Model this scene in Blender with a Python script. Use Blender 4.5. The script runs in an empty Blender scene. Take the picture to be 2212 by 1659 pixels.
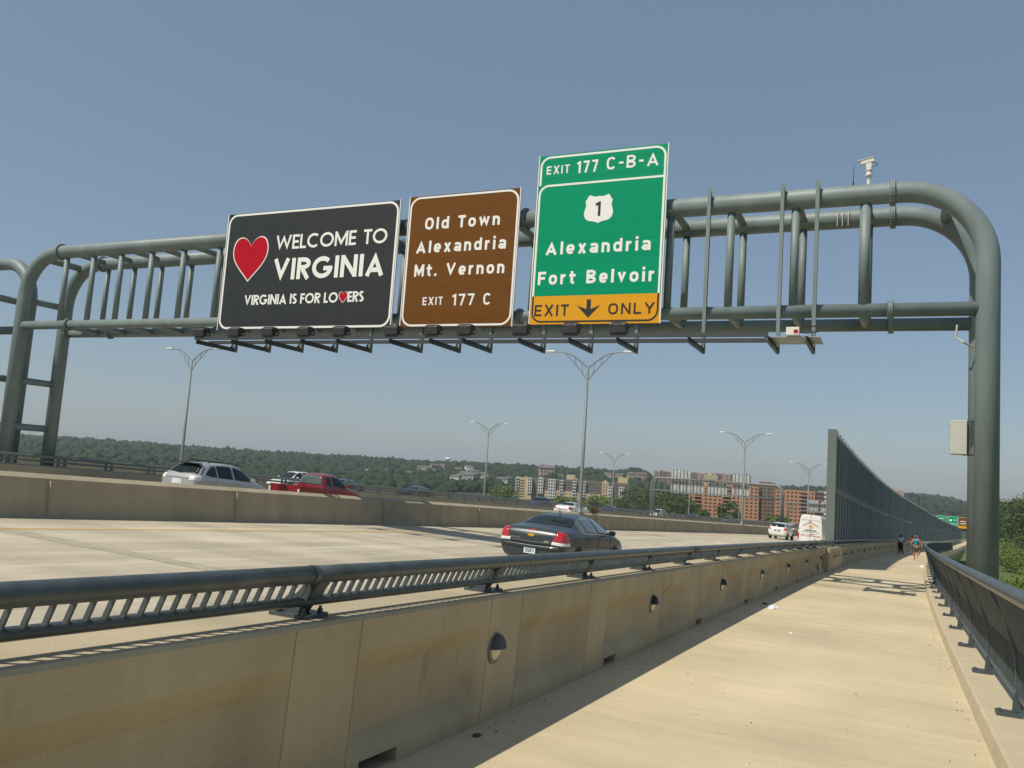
import bpy, bmesh, math, random
from math import sin, cos, pi, radians, atan2, hypot, sqrt, tan
from mathutils import Vector, Matrix
from mathutils.bvhtree import BVHTree
import numpy as np

random.seed(7)
SC = bpy.context.scene
COL = SC.collection

# ------------------------------------------------------------------ camera
cam_d = bpy.data.cameras.new('camera')
cam_d.sensor_width = 36.0
cam_d.lens = 36.0 * 1800 / 2212
cam_d.clip_start = 0.05
cam_d.clip_end = 30000
cam = bpy.data.objects.new('camera', cam_d)
COL.objects.link(cam)
SC.camera = cam
_p, _r, _y = radians(6.0), radians(3.92), radians(25.0)
_F = Vector((-sin(_y) * cos(_p), cos(_y) * cos(_p), sin(_p)))
_R0 = Vector((cos(_y), sin(_y), 0))
_U0 = _R0.cross(_F)
_R = _R0 * cos(_r) + _U0 * sin(_r)
_U = _U0 * cos(_r) - _R0 * sin(_r)
EYE = Vector((0, 0, 1.6))
cam.matrix_world = Matrix(((_R.x, _U.x, -_F.x, EYE.x), (_R.y, _U.y, -_F.y, EYE.y), (_R.z, _U.z, -_F.z, EYE.z), (0, 0, 0, 1)))

# ------------------------------------------------------------------ sky, sun, exposure
SUNV = Vector((-.36, -.61, 1.0)).normalized()          # towards the sun
world = bpy.data.worlds.new('World')
SC.world = world
world.use_nodes = True
nt = world.node_tree
sky = nt.nodes.new('ShaderNodeTexSky')
sky.sky_type = 'NISHITA'
sky.sun_disc = False
sky.sun_elevation = math.asin(SUNV.z)
sky.sun_rotation = atan2(SUNV.x, SUNV.y) % (2 * pi)
sky.altitude = 0
sky.air_density = 1.0
sky.dust_density = .8
sky.ozone_density = 1.0
bg = nt.nodes['Background']
bg.inputs[1].default_value = 0.075
# the sky of a hazy summer noon: the Nishita sky veiled by an even pale haze
veil = nt.nodes.new('ShaderNodeMix'); veil.data_type = 'RGBA'
veil.inputs[0].default_value = .45
veil.inputs[7].default_value = (2.72, 3.80, 4.95, 1)
nt.links.new(sky.outputs[0], veil.inputs[6])
nt.links.new(veil.outputs[2], bg.inputs[0])
sun_d = bpy.data.lights.new('sun', 'SUN')
sun_d.energy = 3.6
sun_d.angle = radians(0.53)
sun_d.color = (1.0, 0.93, 0.80)
sun = bpy.data.objects.new('sun', sun_d)
COL.objects.link(sun)
sun.rotation_euler = SUNV.to_track_quat('Z', 'Y').to_euler()
SC.view_settings.view_transform = 'Standard'
SC.view_settings.look = 'None'
SC.view_settings.exposure = 0.3
SC.view_settings.gamma = 1.0

# ------------------------------------------------------------------ the bridge's line: s along, t to the right, z down the grade
S0, RAD, S1 = 8.0, 1250.0, 106.0
_a1 = (S1 - S0) / RAD
def hd(s):
    return 0.0 if s < S0 else (s - S0) / RAD if s < S1 else _a1
def gz0(s):
    if s < -40: return -.04 * s - .0004 * (s + 40) ** 2
    return -.04 * s if s < 200 else -8 - .034 * (s - 200)
def pt(s, t, h=0.0):
    if s < S0: x, y, a = 0.0, s, 0.0
    elif s < S1:
        a = (s - S0) / RAD; x = RAD * (1 - cos(a)); y = S0 + RAD * sin(a)
    else:
        a = _a1; x = RAD * (1 - cos(a)) + (s - S1) * sin(a); y = S0 + RAD * sin(a) + (s - S1) * cos(a)
    return Vector((x + t * cos(a), y - t * sin(a), gz0(s) + h))
def gz(t):
    if t > -2.9: return 0.0
    if t > -36: return -.2 + .03 * (-3.2 - t)
    return .9
def srange(a, b, near=2.0, far=8.0, split=120):
    out = []; s = a
    while s < b - 1e-6:
        out.append(s); s += near if s < split else far
    out.append(b)
    return out
def at(x, y, r):
    """the point seen at pixel x, y of the photograph (2212 wide) at horizontal range r from the camera"""
    d = _F * 1800 + _R * (x - 1106) - _U * (y - 829.5)
    return EYE + d * (r / hypot(d.x, d.y))

# ------------------------------------------------------------------ materials
MATS = {}
def mat(name, col, rough=.7, metal=0.0, col2=None, scale=3.0, detail=6, amount=1.0, bump=0.0, bscale=40.0, spec=.4, coat=0.0, streak=None, uv=False, speck=0.0):
    m = bpy.data.materials.new(name); m.use_nodes = True
    n = m.node_tree; b = n.nodes['Principled BSDF']; L = n.links.new
    b.inputs['Base Color'].default_value = (*col, 1)
    b.inputs['Roughness'].default_value = rough
    b.inputs['Metallic'].default_value = metal
    b.inputs['Specular IOR Level'].default_value = spec
    b.inputs['Coat Weight'].default_value = coat
    b.inputs['Coat Roughness'].default_value = .05
    tc = n.nodes.new('ShaderNodeTexCoord')
    src = tc.outputs['UV'] if uv else tc.outputs['Object']
    out = None
    if col2:
        mp = n.nodes.new('ShaderNodeMapping'); L(src, mp.inputs[0])
        if streak: mp.inputs['Scale'].default_value = streak
        tx = n.nodes.new('ShaderNodeTexNoise'); tx.inputs['Scale'].default_value = scale; tx.inputs['Detail'].default_value = detail; tx.inputs['Roughness'].default_value = .6
        L(mp.outputs[0], tx.inputs[0])
        rp = n.nodes.new('ShaderNodeValToRGB'); rp.color_ramp.elements[0].position = .32; rp.color_ramp.elements[1].position = .68
        rp.color_ramp.elements[0].color = (*col, 1)
        rp.color_ramp.elements[1].color = (*[a + (c - a) * amount for a, c in zip(col, col2)], 1)
        L(tx.outputs[0], rp.inputs[0]); out = rp.outputs[0]
        if speck:
            t2 = n.nodes.new('ShaderNodeTexNoise'); t2.inputs['Scale'].default_value = 45; t2.inputs['Detail'].default_value = 4; L(src, t2.inputs[0])
            mx = n.nodes.new('ShaderNodeMix'); mx.data_type = 'RGBA'; mx.blend_type = 'MULTIPLY'
            r2 = n.nodes.new('ShaderNodeMapRange'); r2.inputs[1].default_value = .3; r2.inputs[2].default_value = .7; r2.inputs[3].default_value = 1 - speck; r2.inputs[4].default_value = 1 + speck
            L(t2.outputs[0], r2.inputs[0]); L(out, mx.inputs[6]); L(r2.outputs[0], mx.inputs[7]); mx.inputs[0].default_value = 1
            out = mx.outputs[2]
        L(out, b.inputs['Base Color'])
    if bump:
        t3 = n.nodes.new('ShaderNodeTexNoise'); t3.inputs['Scale'].default_value = bscale; t3.inputs['Detail'].default_value = 5; L(src, t3.inputs[0])
        bp = n.nodes.new('ShaderNodeBump'); bp.inputs['Strength'].default_value = bump; bp.inputs['Distance'].default_value = .02
        L(t3.outputs[0], bp.inputs['Height']); L(bp.outputs[0], b.inputs['Normal'])
    m['out'] = ''
    MATS[name] = m
    return m
def mul_layer(m, streak, scale, lo, hi, p0=.4, p1=.7, uv=True, kind='noise'):
    """multiply a material's own colour by a further pattern (stains, wheel paths, dirt)"""
    n = m.node_tree; L = n.links.new; b = n.nodes['Principled BSDF']
    tc = next(x for x in n.nodes if x.type == 'TEX_COORD')
    mp = n.nodes.new('ShaderNodeMapping'); mp.inputs['Scale'].default_value = streak
    L(tc.outputs['UV' if uv else 'Object'], mp.inputs[0])
    tx = n.nodes.new('ShaderNodeTexNoise'); tx.inputs['Scale'].default_value = scale; tx.inputs['Detail'].default_value = 5; L(mp.outputs[0], tx.inputs[0])
    r = n.nodes.new('ShaderNodeMapRange'); r.inputs[1].default_value = p0; r.inputs[2].default_value = p1; r.inputs[3].default_value = lo; r.inputs[4].default_value = hi
    L(tx.outputs[0], r.inputs[0])
    mx = n.nodes.new('ShaderNodeMix'); mx.data_type = 'RGBA'; mx.blend_type = 'MULTIPLY'; mx.inputs[0].default_value = 1
    inp = b.inputs['Base Color']
    if inp.is_linked: L(inp.links[0].from_socket, mx.inputs[6])
    else: mx.inputs[6].default_value = inp.default_value
    L(r.outputs[0], mx.inputs[7]); L(mx.outputs[2], inp)

mat('path_concrete', (.585, .49, .318), .85, col2=(.535, .445, .287), scale=1.1, bump=.25, bscale=60, uv=True, speck=.06, streak=(.35, 1.0, 1))
mul_layer(MATS['path_concrete'], (1.2, .12, 1), 3.0, .94, 1.02, .40, .66)
mul_layer(MATS['path_concrete'], (5.0, .5, 1), 2.0, .95, 1.01, .30, .55)
mul_layer(MATS['path_concrete'], (.7, .7, 1), .5, .88, 1.08, .35, .65)
mat('road_concrete', (.53, .465, .345), .85, col2=(.46, .405, .305), scale=1.5, bump=.3, bscale=50, uv=True, speck=.10, streak=(.12, 1.0, 1))
mul_layer(MATS['road_concrete'], (.03, .55, 1), 1.6, .84, 1.04, .42, .62)
mul_layer(MATS['road_concrete'], (.6, 3.0, 1), 1.6, .86, 1.02, .30, .5)
mul_layer(MATS['road_concrete'], (.45, .06, 1), 1.2, .86, 1.05, .4, .6)
mat('far_road_concrete', (.40, .36, .27), .9, col2=(.34, .31, .24), scale=.5, uv=True)
mat('parapet_concrete', (.435, .368, .245), .88, col2=(.39, .325, .21), scale=1.6, bump=.2, bscale=70, uv=True, speck=.05)
mul_layer(MATS['parapet_concrete'], (2.2, .12, 1), 1.5, .93, 1.03, .36, .66)
mul_layer(MATS['parapet_concrete'], (.6, .6, 1), 1.0, .90, 1.08, .36, .64)
mul_layer(MATS['parapet_concrete'], (4.0, 1.2, 1), 1.0, .72, 1.0, .27, .36)
mat('barrier_concrete', (.40, .345, .245), .9, col2=(.33, .285, .20), scale=1.0, bump=.2, bscale=30, uv=True, speck=.06)
mul_layer(MATS['barrier_concrete'], (.9, .15, 1), 1.2, .90, 1.03, .4, .62)
mat('kerb_concrete', (.50, .425, .28), .88, col2=(.44, .37, .25), scale=2.5, bump=.2, bscale=70, uv=True, speck=.05)
mat('joint_dark', (.30, .268, .21), .92, col2=(.43, .38, .285), scale=2.5, uv=True, bump=.5, bscale=60, speck=.12)
mat('steel_paint', (.155, .180, .172), .42, col2=(.135, .158, .152), scale=2.0, spec=.45, bump=.03, bscale=25)
mat('gantry_paint', (.195, .24, .238), .5, col2=(.17, .213, .212), scale=1.2, spec=.4, bump=.03, bscale=18)
mat('rail_paint', (.070, .088, .094), .36, col2=(.055, .069, .074), scale=6, spec=.5)
mul_layer(MATS['rail_paint'], (9, 9, 9), 1.0, .82, 1.1, .4, .62, uv=False)
mat('dark_steel', (.045, .052, .052), .5, col2=(.06, .066, .066), scale=3)
mat('wall_steel', (.215, .26, .272), .5, col2=(.15, .185, .198), scale=.6, streak=(1, 1, .12), spec=.35)
mat('galvanized', (.33, .35, .35), .45, .3, col2=(.27, .29, .29), scale=4)
mat('pole_steel', (.20, .215, .21), .5, .1, col2=(.165, .18, .175), scale=1.5)
mat('sign_white', (.78, .78, .74), .5, spec=.3)
mat('sign_green', (.0, .262, .128), .5, col2=(.0, .275, .137), scale=1.5, spec=.1)
mat('sign_brown', (.148, .060, .012), .55, col2=(.138, .055, .011), scale=1.5, spec=.1)
mat('sign_black', (.022, .026, .027), .5, col2=(.027, .031, .031), scale=1.5, spec=.3)
mat('sign_yellow', (.70, .32, .006), .45, col2=(.66, .30, .006), scale=2, spec=.3)
mat('sign_red', (.44, .006, .020), .55, col2=(.41, .006, .018), scale=2, spec=.1)
mat('sign_back', (.44, .45, .44), .5, .2, col2=(.55, .56, .55), scale=.8)
mat('white_plastic', (.72, .70, .64), .45, col2=(.66, .64, .58), scale=5)
mat('cabinet_grey', (.52, .52, .46), .5, col2=(.46, .46, .41), scale=2)
mat('lamp_lens', (.72, .63, .38), .25, spec=.6)
mat('black_rubber', (.018, .018, .018), .8, col2=(.03, .03, .03), scale=8)
mat('black_plastic', (.02, .02, .02), .5, col2=(.028, .028, .028), scale=9)
mat('glass_dark', (.010, .016, .016), .05, col2=(.016, .022, .021), scale=4, spec=.45)
mat('glass_green', (.085, .11, .095), .06, spec=.8, coat=.5)
mat('rim_metal', (.45, .45, .45), .3, .8, col2=(.35, .35, .35), scale=5)
mat('chrome', (.75, .75, .74), .12, 1.0)
mat('gold_badge', (.72, .45, .05), .25, .6)
mat('tail_red', (.42, .012, .016), .12, spec=.8, coat=.6)
mat('lamp_clear', (.72, .72, .70), .15, spec=.8, coat=.5)
mat('plate_white', (.62, .65, .68), .5)
mat('plate_blue', (.03, .06, .18), .5)
def paint(name, c, metal=.35, rough=.28):
    return mat(name, c, rough, metal, col2=tuple(x * .93 for x in c), scale=3, coat=.8, spec=.5)
mat('paint_charcoal', (.036, .050, .058), .32, .1, col2=(.034, .047, .055), scale=3, coat=.3, spec=.4)
paint('paint_silver', (.50, .51, .50), .45)
paint('paint_red', (.26, .008, .012), .2)
paint('paint_white', (.76, .76, .73), 0)
paint('paint_black', (.012, .014, .017), .2)
paint('paint_blue', (.07, .10, .15), .4)
paint('paint_grey', (.22, .23, .24), .5)
mat('line_yellow', (.60, .33, .04), .7, col2=(.52, .30, .06), scale=3)
mat('line_white', (.72, .70, .62), .7, col2=(.60, .57, .48), scale=5)
mat('grass', (.065, .095, .022), .95, col2=(.12, .145, .032), scale=.25, bump=.6, bscale=4)
mat('forest_floor', (.030, .045, .016), .95, col2=(.045, .065, .02), scale=.02)
mat('bark', (.09, .065, .045), .9, col2=(.06, .045, .03), scale=6, bump=.5, bscale=12)
mat('soil', (.22, .19, .12), .95, col2=(.15, .14, .08), scale=.4)
mat('brick_orange', (.44, .225, .125), .9, col2=(.40, .205, .115), scale=.25)
mat('brick_shaded', (.20, .122, .085), .9, col2=(.175, .108, .077), scale=.25)  # darker copy of the orange brick, shade of its shaded faces put into the colour
mat('stone_cream', (.60, .48, .30), .9, col2=(.55, .44, .27), scale=.2)
mat('cladding_brown', (.19, .162, .132), .9, col2=(.17, .145, .118), scale=.2)
mat('render_white', (.68, .68, .64), .8, col2=(.60, .60, .57), scale=.3)
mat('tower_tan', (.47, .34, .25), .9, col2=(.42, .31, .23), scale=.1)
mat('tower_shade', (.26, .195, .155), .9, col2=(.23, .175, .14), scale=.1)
mat('pane_dark', (.03, .032, .032), .15, spec=.6)
mat('roof_grey', (.12, .11, .10), .9, col2=(.17, .15, .13), scale=.4)
mul_layer(MATS['path_concrete'], (9, 2.2, 1), 1.0, .80, 1.0, .26, .31)
for k_ in ('sign_green', 'sign_brown', 'sign_black'): mul_layer(MATS[k_], (.04, .04, 5.5), 1.0, .93, 1.04, .4, .6, uv=False)
mul_layer(MATS['gantry_paint'], (1.2, 1.2, .25), 1.5, .90, 1.05, .4, .62, uv=False)
mat('skin', (.42, .22, .14), .6, col2=(.38, .19, .12), scale=8)
mat('skin_dark', (.12, .065, .042), .6, col2=(.10, .055, .038), scale=8)
mat('cloth_turquoise', (.01, .27, .40), .85, col2=(.01, .23, .36), scale=9)
mat('cloth_khaki', (.16, .13, .085), .9, col2=(.13, .105, .07), scale=9)
mat('cloth_red', (.30, .012, .03), .85, col2=(.26, .012, .026), scale=9)
mat('cloth_black', (.014, .014, .016), .85, col2=(.02, .02, .022), scale=9)
mat('cloth_white', (.70, .72, .74), .85, col2=(.62, .64, .67), scale=9)
mat('cloth_maroon', (.09, .012, .016), .85, col2=(.07, .012, .016), scale=9)
mat('cloth_grey', (.10, .10, .10), .85, col2=(.12, .12, .12), scale=9)
mat('hair_brown', (.035, .02, .012), .7, col2=(.05, .03, .018), scale=20)
mat('paper_white', (.72, .72, .72), .8, col2=(.62, .62, .62), scale=20)
mat('leaf_dry', (.12, .07, .025), .9, col2=(.08, .05, .02), scale=30)
def foliage(name, c1, c2, c3, sc=.35):
    m = bpy.data.materials.new(name); m.use_nodes = True; n = m.node_tree; L = n.links.new; b = n.nodes['Principled BSDF']
    b.inputs['Roughness'].default_value = .75; b.inputs['Specular IOR Level'].default_value = .15
    tc = n.nodes.new('ShaderNodeNewGeometry'); tx = n.nodes.new('ShaderNodeTexNoise'); tx.inputs['Scale'].default_value = sc; tx.inputs['Detail'].default_value = 6; tx.inputs['Roughness'].default_value = .7
    L(tc.outputs['Position'], tx.inputs[0])
    rp = n.nodes.new('ShaderNodeValToRGB'); e = rp.color_ramp.elements; e[0].position = .30; e[0].color = (*c1, 1); e[1].position = .70; e[1].color = (*c3, 1)
    k = e.new(.5); k.color = (*c2, 1)
    L(tx.outputs[0], rp.inputs[0]); L(rp.outputs[0], b.inputs['Base Color'])
    MATS[name] = m
    return m
foliage('leaves_deep', (.040, .064, .014), (.062, .096, .018), (.10, .13, .028), .3)
foliage('leaves_bright', (.075, .115, .018), (.12, .165, .026), (.18, .21, .04), .25)
foliage('leaves_far', (.014, .028, .014), (.022, .040, .018), (.038, .056, .022), .02)

# ------------------------------------------------------------------ helpers
def base_of(o):
    return o.matrix_basis.copy()
def world_of(o):
    m = o.matrix_basis.copy()
    while o.parent:
        o = o.parent; m = o.matrix_basis @ m
    return m
def obj(name, bm, m=None, parent=None, smooth=False, w=False, tris=None):
    """link bm as one mesh object; w: its vertices are in world space and are moved into the parent's space"""
    me = bpy.data.meshes.new(name)
    if parent is not None and w:
        bm.transform(world_of(parent).inverted())
    bm.to_mesh(me); bm.free()
    if m is not None:
        for x in (m if isinstance(m, (list, tuple)) else [m]):
            me.materials.append(MATS[x] if isinstance(x, str) else x)
    if smooth:
        me.polygons.foreach_set('use_smooth', [True] * len(me.polygons))
    o = bpy.data.objects.new(name, me); COL.objects.link(o)
    if parent is not None: o.parent = parent
    return o
def shade_auto(o, ang=40):
    me = o.data
    me.polygons.foreach_set('use_smooth', [True] * len(me.polygons))
    me.set_sharp_from_angle(angle=radians(ang))
    return o
def thing(name, label, cat, loc=(0, 0, 0), rot=(0, 0, 0), group=None):
    o = bpy.data.objects.new(name, None); COL.objects.link(o)
    o.empty_display_size = .2
    o.location = loc; o.rotation_euler = rot; o['label'] = label; o['category'] = cat
    if group: o['group'] = group
    return o
def tag(o, label, cat, group=None):
    o['label'] = label; o['category'] = cat
    if group: o['group'] = group
    return o
def structure(o, label, cat, kind='structure'):
    o['kind'] = kind; o['label'] = label; o['category'] = cat
    return o
def dup(root, loc=None, rot=None, label=None, scale=None):
    r = root.copy(); COL.objects.link(r)
    if loc is not None: r.location = loc
    if rot is not None: r.rotation_euler = rot
    if scale is not None: r.scale = scale
    if label: r['label'] = label
    for ch in list(root.children):
        c = ch.copy(); COL.objects.link(c); c.parent = r
        for g in list(ch.children):
            d = g.copy(); COL.objects.link(d); d.parent = c
    return r
def set_mat(o, m):
    for sl in o.material_slots:
        sl.link = 'OBJECT'; sl.material = MATS[m]

def quad_box(bm, c, size, M=None, bevel=0.0):
    """box centred at c, size (x, y, z), optionally placed by matrix M"""
    x, y, z = (s / 2 for s in size); cx, cy, cz = c
    v = [Vector((cx + a * x, cy + b * y, cz + d * z)) for a in (-1, 1) for b in (-1, 1) for d in (-1, 1)]
    if M is not None: v = [M @ p for p in v]
    vs = [bm.verts.new(p) for p in v]
    fs = [bm.faces.new([vs[i] for i in f]) for f in ((0, 1, 3, 2), (4, 6, 7, 5), (0, 4, 5, 1), (2, 3, 7, 6), (0, 2, 6, 4), (1, 5, 7, 3))]
    if bevel:
        es = list({e for f in fs for e in f.edges})
        bmesh.ops.bevel(bm, geom=es, offset=bevel, segments=1, affect='EDGES')
    return vs
def prism(bm, poly, d, M):
    """polygon in local x, y extruded along local z from 0 to d, placed by M"""
    a = [bm.verts.new(M @ Vector((x, y, 0))) for x, y in poly]
    b = [bm.verts.new(M @ Vector((x, y, d))) for x, y in poly]
    n = len(poly)
    try:
        bm.faces.new(a[::-1]); bm.faces.new(b)
        for i in range(n): bm.faces.new((a[i], a[(i + 1) % n], b[(i + 1) % n], b[i]))
    except ValueError: pass
def ring_frames(pts, up=Vector((0, 0, 1))):
    fr = []
    for i, p in enumerate(pts):
        a = pts[max(0, i - 1)]; b = pts[min(len(pts) - 1, i + 1)]
        t = (b - a).normalized()
        u = up if abs(t.dot(up)) < .95 else Vector((0, 1, 0))
        if fr:
            n = fr[-1][0] - t * fr[-1][0].dot(t)
            n = n.normalized() if n.length > 1e-6 else t.cross(u).normalized()
        else: n = t.cross(u).normalized()
        fr.append((n, t.cross(n).normalized()))
    return fr
def tube(bm, pts, r, n=12, cap=True):
    pts = [Vector(p) for p in pts]
    rs = r if isinstance(r, (list, tuple)) else [r] * len(pts)
    rows = []
    for p, (u, v), q in zip(pts, ring_frames(pts), rs):
        rows.append([bm.verts.new(p + u * (q * cos(2 * pi * k / n)) + v * (q * sin(2 * pi * k / n))) for k in range(n)])
    for a, b in zip(rows, rows[1:]):
        for k in range(n): bm.faces.new((a[k], a[(k + 1) % n], b[(k + 1) % n], b[k]))
    if cap:
        bm.faces.new(rows[0][::-1]); bm.faces.new(rows[-1])
def lathe(bm, prof, n=20, M=None):
    rows = []
    for r, z in prof:
        row = []
        for k in range(n):
            p = Vector((r * cos(2 * pi * k / n), r * sin(2 * pi * k / n), z))
            row.append(bm.verts.new(M @ p if M is not None else p))
        rows.append(row)
    for a, b in zip(rows, rows[1:]):
        for k in range(n): bm.faces.new((a[k], a[(k + 1) % n], b[(k + 1) % n], b[k]))
    bm.faces.new(rows[0][::-1]); bm.faces.new(rows[-1])
def sweep(bm, prof, ss, closed=True, base=None):
    """profile of (t, h) points run along the bridge line; uv = metres"""
    uvl = bm.loops.layers.uv.verify()
    ln = [0.0]
    for a, b in zip(prof, prof[1:] + prof[:1]): ln.append(ln[-1] + hypot(a[0] - b[0], a[1] - b[1]))
    rows = [[bm.verts.new(pt(s, t, h + (base(t) if base else 0))) for t, h in prof] for s in ss]
    m = len(prof)
    for i in range(len(ss) - 1):
        for k in range(m if closed else m - 1):
            f = bm.faces.new((rows[i][k], rows[i][(k + 1) % m], rows[i + 1][(k + 1) % m], rows[i + 1][k]))
            for l, (u, v) in zip(f.loops, ((ss[i], ln[k]), (ss[i], ln[k + 1]), (ss[i + 1], ln[k + 1]), (ss[i + 1], ln[k]))): l[uvl].uv = (u, v)
    if closed:
        bm.faces.new(rows[0][::-1]); bm.faces.new(rows[-1])
    bmesh.ops.recalc_face_normals(bm, faces=bm.faces)
def sheet(bm, t0, t1, ss, h=0.0, base=gz, nt_=1):
    uvl = bm.loops.layers.uv.verify()
    ts = [t0 + (t1 - t0) * k / nt_ for k in range(nt_ + 1)]
    rows = [[bm.verts.new(pt(s, t, h + base(t))) for t in ts] for s in ss]
    for i in range(len(ss) - 1):
        for k in range(nt_):
            f = bm.faces.new((rows[i][k], rows[i][k + 1], rows[i + 1][k + 1], rows[i + 1][k]))
            for l, (a, b) in zip(f.loops, ((i, k), (i, k + 1), (i + 1, k + 1), (i + 1, k))): l[uvl].uv = (ss[a], ts[b])
            if f.normal.z < 0: f.normal_flip()
    bmesh.ops.recalc_face_normals(bm, faces=bm.faces)
    if bm.faces:
        bm.faces.ensure_lookup_table(); bm.normal_update()
        if bm.faces[0].normal.z < 0: bmesh.ops.reverse_faces(bm, faces=bm.faces)
B = bmesh.new
# ================================================================== ground, deck, road
GZ = -30.0
bm = B()
SSd = srange(-40, 520, 4, 10)
sweep(bm, [(-3.25, -.07), (1.24, -.07), (1.24, -.55), (-1.2, -.75), (-3.25, -.75)], SSd)
structure(obj('bridge_deck', bm, 'barrier_concrete'), 'concrete deck of the bridge under the path', 'deck')
bm = B(); sweep(bm, [(-35.0, -.06), (-3.25, -.06), (-3.25, -.80), (-35.0, -.80)], SSd, base=lambda t: gz(min(t, -3.2)))
structure(obj('bridge_deck', bm, 'barrier_concrete'), 'concrete deck of the bridge under the road', 'deck')
bm = B(); sweep(bm, [(-76, .84), (-38.6, .84), (-38.6, .1), (-76, .1)], SSd)
structure(obj('bridge_deck', bm, 'barrier_concrete'), 'concrete deck of the far bridge', 'deck')
bm = B(); sheet(bm, -2.72, .95, srange(-8, 520, 1.0, 6), 0.0, lambda t: 0.0, 4)
structure(obj('footpath', bm, 'path_concrete'), 'pale concrete footpath between parapet and railing', 'path')
bm = B(); sheet(bm, -19.0, -3.2, srange(-30, 520, 2, 8), 0.0, gz, 6)
structure(obj('road', bm, 'road_concrete'), 'pale concrete road lanes beside the footpath', 'road')
bm = B(); sheet(bm, -34.3, -19.3, srange(-10, 520, 2, 8), 0.0, gz, 4)
structure(obj('road', bm, 'far_road_concrete'), 'road lanes beyond the middle wall', 'road')
bm = B(); sheet(bm, -75.5, -38.9, srange(-10, 520, 4, 10), .0, lambda t: .9, 2)
structure(obj('road', bm, 'far_road_concrete'), 'road of the far bridge', 'road')
def paint_line(t0, t1, a, b, m, label):
    bm = B(); sheet(bm, t0, t1, srange(a, b, 1.0, 8), .005, gz)
    o = obj('road_marking', bm, m); structure(o, label, 'road marking')
paint_line(-16.55, -16.41, -10, 300, 'line_yellow', 'thin yellow line along the middle wall')
paint_line(-5.6, -5.48, -10, 300, 'line_white', 'white edge line near the parapet')
for tt in (-12.9, -9.24):
    for k in range(-1, 16):
        a = 16.7 + 12.2 * k
        paint_line(tt - .06, tt + .06, a, a + 3.0, 'line_white', 'white lane dash on the road')
# rough transverse joint band on the road near the camera
bm = B(); sheet(bm, -16.2, -3.6, [10.95, 11.2, 11.45], .004, gz, 6)
structure(obj('road_joint', bm, 'joint_dark'), 'dark rough joint across the road', 'road joint')

# ground sheet and the trodden bank
bm = B()
rng = random.Random(3)
gs = [-12000, -4000, -1500, -600, -200, 0, 200, 400, 700, 1100, 1800, 4000, 14000]
rows = [[bm.verts.new((x, y, GZ)) for x in gs] for y in gs]
for i in range(len(gs) - 1):
    for k in range(len(gs) - 1): bm.faces.new((rows[i][k], rows[i][k + 1], rows[i + 1][k + 1], rows[i + 1][k]))
structure(obj('ground', bm, 'grass'), 'green ground below the bridge', 'ground')

# ================================================================== kerb and right railing
for a, b, t0, lb in ((-6, 29.4, .69, 'kerb strip carrying the near railing'), (29.6, 430, .70, 'kerb strip carrying the far railing')):
    bm = B(); sweep(bm, [(t0, -.02), (t0 + .035, .115), (t0 + .06, .125), (1.24, .125), (1.24, -.06), (t0, -.06)], srange(a, b, .8, 4, 140))
    structure(obj('kerb', bm, 'kerb_concrete'), lb, 'kerb')

def ribs(bm, s0, s1, step):
    pass
# fascia with arch shaped openings under the path's outer edge
fas = thing('deck_fascia', 'pale fascia with a row of arched openings under the outer edge of the path', 'fascia', pt(40, 1.3, -1))
bm = B(); sweep(bm, [(1.25, -.10), (1.38, -.10), (1.38, -.42), (1.25, -.42)], srange(-6, 300, 2, 4, 160))
obj('edge_beam', bm, 'kerb_concrete', fas, w=True)
bm = B()
s = 2.0
while s < 262:
    W_, H_ = 4.6, 1.75
    arch = [(s + .25, -.425), (s + .25, -H_)]
    n = 10
    pts = []
    for k in range(n + 1):
        a = pi - pi * k / n
        pts.append((s + W_ / 2 + 1.75 * cos(a), -H_ + 1.05 * sin(a)))
    outer = [(s, -.425), (s, -H_)] + [(s + .55, -H_)] + pts + [(s + W_ - .55, -H_), (s + W_, -H_), (s + W_, -.425)]
    for t in (1.26, 1.18):
        top = [bm.verts.new(pt(q[0], t, -.425)) for q in outer[2:-2]]
        bot = [bm.verts.new(pt(q[0], t, q[1])) for q in outer[2:-2]]
        for i in range(len(top) - 1): bm.faces.new((top[i], top[i + 1], bot[i + 1], bot[i]))
        for x0, x1 in ((s, s + .55), (s + W_ - .55, s + W_)):
            bm.faces.new([bm.verts.new(pt(x, t, z)) for x, z in ((x0, -.425), (x1, -.425), (x1, -H_), (x0, -H_))])
    # soffit of the arch
    for q0, q1 in zip(outer[2:-2], outer[3:-2]):
        bm.faces.new([bm.verts.new(pt(q0[0], 1.26, q0[1])), bm.verts.new(pt(q1[0], 1.26, q1[1])), bm.verts.new(pt(q1[0], 1.18, q1[1])), bm.verts.new(pt(q0[0], 1.18, q0[1]))])
    s += W_
bmesh.ops.remove_doubles(bm, verts=bm.verts, dist=.002)
obj('arch_wall', bm, 'kerb_concrete', fas, w=True)
bm = B(); sweep(bm, [(.3, -.76), (.7, -.76), (.7, -3.0), (.3, -3.0)], srange(-6, 262, 3, 6, 160))
obj('girder', bm, 'dark_steel', fas, w=True)

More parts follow.
